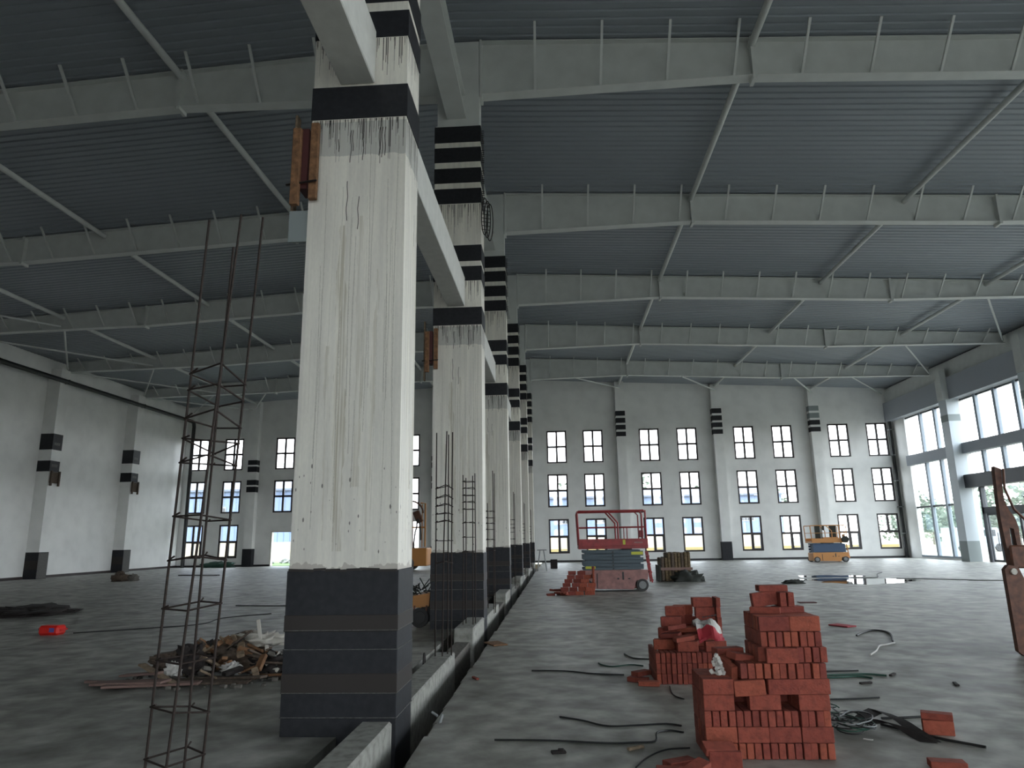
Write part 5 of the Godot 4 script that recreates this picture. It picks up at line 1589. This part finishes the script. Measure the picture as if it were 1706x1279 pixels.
# ---------------------------------------------------------------- outdoors
func tree(at: Vector3, h: float, w: float, label: String) -> void:
	var t := thing("tree", label, "tree", at, "trees outside the hall")
	part("trunk", MB.new().tube([Vector3(0, 0, 0), Vector3(0.1, h * 0.3, 0.05), Vector3(0, h * 0.6, 0)], 0.02 * h, 8), M.bark, t)
	var mb := MB.new()
	for k in 12:
		var c := Vector3(rng.randf_range(-0.5, 0.5) * w, h * rng.randf_range(0.35, 0.88), rng.randf_range(-0.5, 0.5) * w)
		var cr := w * rng.randf_range(0.22, 0.36)
		for i in 70:
			var d := Vector3(rng.randfn(), rng.randfn(), rng.randfn()).normalized() * cr * pow(rng.randf(), 0.35)
			var s := rng.randf_range(0.18, 0.42)
			var ax := Vector3(rng.randfn(), rng.randfn(), rng.randfn()).normalized()
			var x := ax.cross(Vector3(0.3, 1, 0.2)).normalized() * s
			var y := ax.cross(x).normalized() * s * 0.7
			mb.quad(c + d - x, c + d - y, c + d + x, c + d + y, ax)
	part("foliage", mb, M.leaf, t)

func shed(label: String, x0: float, x1: float, z0: float, z1: float, h: float, wall: Material) -> void:
	var t := thing("factory_shed", label, "building", P((x0 + x1) / 2, 0, (z0 + z1) / 2), "factory sheds outside")
	hpart("wall", MB.new().bb(x0, x1, -0.1, h, z0, z1), wall, t)
	hpart("plinth", MB.new().bb(x0 - 0.05, x1 + 0.05, -0.1, 1.7, z0 - 0.15, z0), M.shed_cream, t)
	var m := 0.5 * (z0 + z1)
	hpart("roof", MB.new().slab(PackedVector2Array([Vector2(z0 - 0.4, h), Vector2(m, h + 1.4), Vector2(z1 + 0.4, h), Vector2(z1 + 0.4, h + 0.2), Vector2(m, h + 1.6), Vector2(z0 - 0.4, h + 0.2)]), P(x0 - 0.3, 0, 0), P(0, 0, 1), Vector3.UP, Vector3(x1 - x0 + 0.6, 0, 0)), M.shed_roof, t)
	var x := x0 + 1.5
	while x < x1 - 2.5:
		var wn := hpart("window", MB.new().bb(x, x + 1.6, h * 0.52, h * 0.78, z0 - 0.06, z0 + 0.05), M.shed_white, t)
		part("pane", MB.new().bb(x + 0.1, x + 0.75, h * 0.54, h * 0.76, z0 - 0.08, z0 - 0.05).bb(x + 0.85, x + 1.5, h * 0.54, h * 0.76, z0 - 0.08, z0 - 0.05), M.van_glass, wn)
		x += 4.2
	# standing seams of the wall sheets
	var mb := MB.new()
	x = x0 + 0.4
	while x < x1:
		mb.bb(x, x + 0.06, 0, h, z0 - 0.04, z0)
		x += 0.6
	hpart("sheet_seam", mb, wall, t)

func build_outside() -> void:
	var s := "structure"
	var mb := MB.new()
	mb.bb(-260, 260, -0.6, -0.12, ZW + 0.3, 320)
	mb.bb(-260, 260, -0.6, -0.12, -200, ZB - 0.3)
	mb.bb(XR + 0.3, 260, -0.6, -0.12, ZB - 0.3, ZW + 0.3)
	mb.bb(-260, XL - 0.3, -0.6, -0.12, ZB - 0.3, ZW + 0.3)
	single("ground_outside", mb, M.ground, "pale open ground around the hall", "ground", "", s)
	single("yellow_strip", MB.new().bb(-12, 34, -0.12, 0.55, 74, 77), M.ground_yellow, "low yellow earth bank beyond end wall windows", "bank", "", s)
	single("grass_strip", MB.new().bb(-40, -16, -0.12, -0.02, 53, 60), M.grass, "green grass outside the open doorway", "grass", "", "stuff")
	shed("long blue-grey factory shed beyond the end wall windows", -14, 26, 84, 100, 6.2, M.shed_blue)
	shed("blue shed outside the open doorway", -60, -24, 66, 80, 6.5, M.shed_blue)
	for i in 9:
		var q := [P(-23.6 + i * 0.95, -0.02, 57.5 + (i % 3) * 0.9), 0.22 + 0.08 * (i % 2)]
		single("rubble_block", blob(q[0] + Vector3(0, 0.12, 0), Vector3(q[1] * 1.4, q[1], q[1]), 90 + i, 0.4), M.shed_white, "pale rubble block on grass outside the doorway", "rubble", "rubble outside the doorway")
	# a light van and the trees beyond the glazed wall
	var t := thing("parked_van", "pale parked van outside the glazed wall", "van", P(38, -0.12, 68))
	hpart("body", MB.new().slab(PackedVector2Array([Vector2(35.6, 0.3), Vector2(40.4, 0.3), Vector2(40.4, 1.2), Vector2(39.6, 2.0), Vector2(35.6, 2.05)]), P(0, 0, 67.2), Vector3.RIGHT, Vector3.UP, P(0, 0, 1.8)), M.van_white, t)
	hpart("side_glass", MB.new().bb(36.2, 39.4, 1.25, 1.8, 67.17, 67.2), M.van_glass, t)
	for x in [36.4, 39.6]:
		hpart("wheel", MB.new().wheel(P(x, 0.23, 67.25), Vector3(0, 0, 1), 0.35, 0.22), M.tyre, t)
	for i in 12:
		var z := 58.0 + i * 6.5
		tree(P(46 + (i % 2) * 9.0 + i * 1.2, -0.12, z), 6.0 + 1.6 * sin(i * 1.7), 5.6, "%s leafy tree in the row seen through the glazed wall" % (["first", "second", "third", "fourth", "fifth", "sixth", "seventh", "eighth", "ninth", "tenth", "eleventh", "twelfth"][i]))
	for i in 5:
		tree(P([-9.0, 1.5, 10.0, 19.0, 30.0][i], -0.12, 107.0 + (i % 2) * 2.0), 9.0 + (i % 3) * 1.2, 5.0, "%s tree standing behind the long blue-grey shed" % ordinal(i + 1))
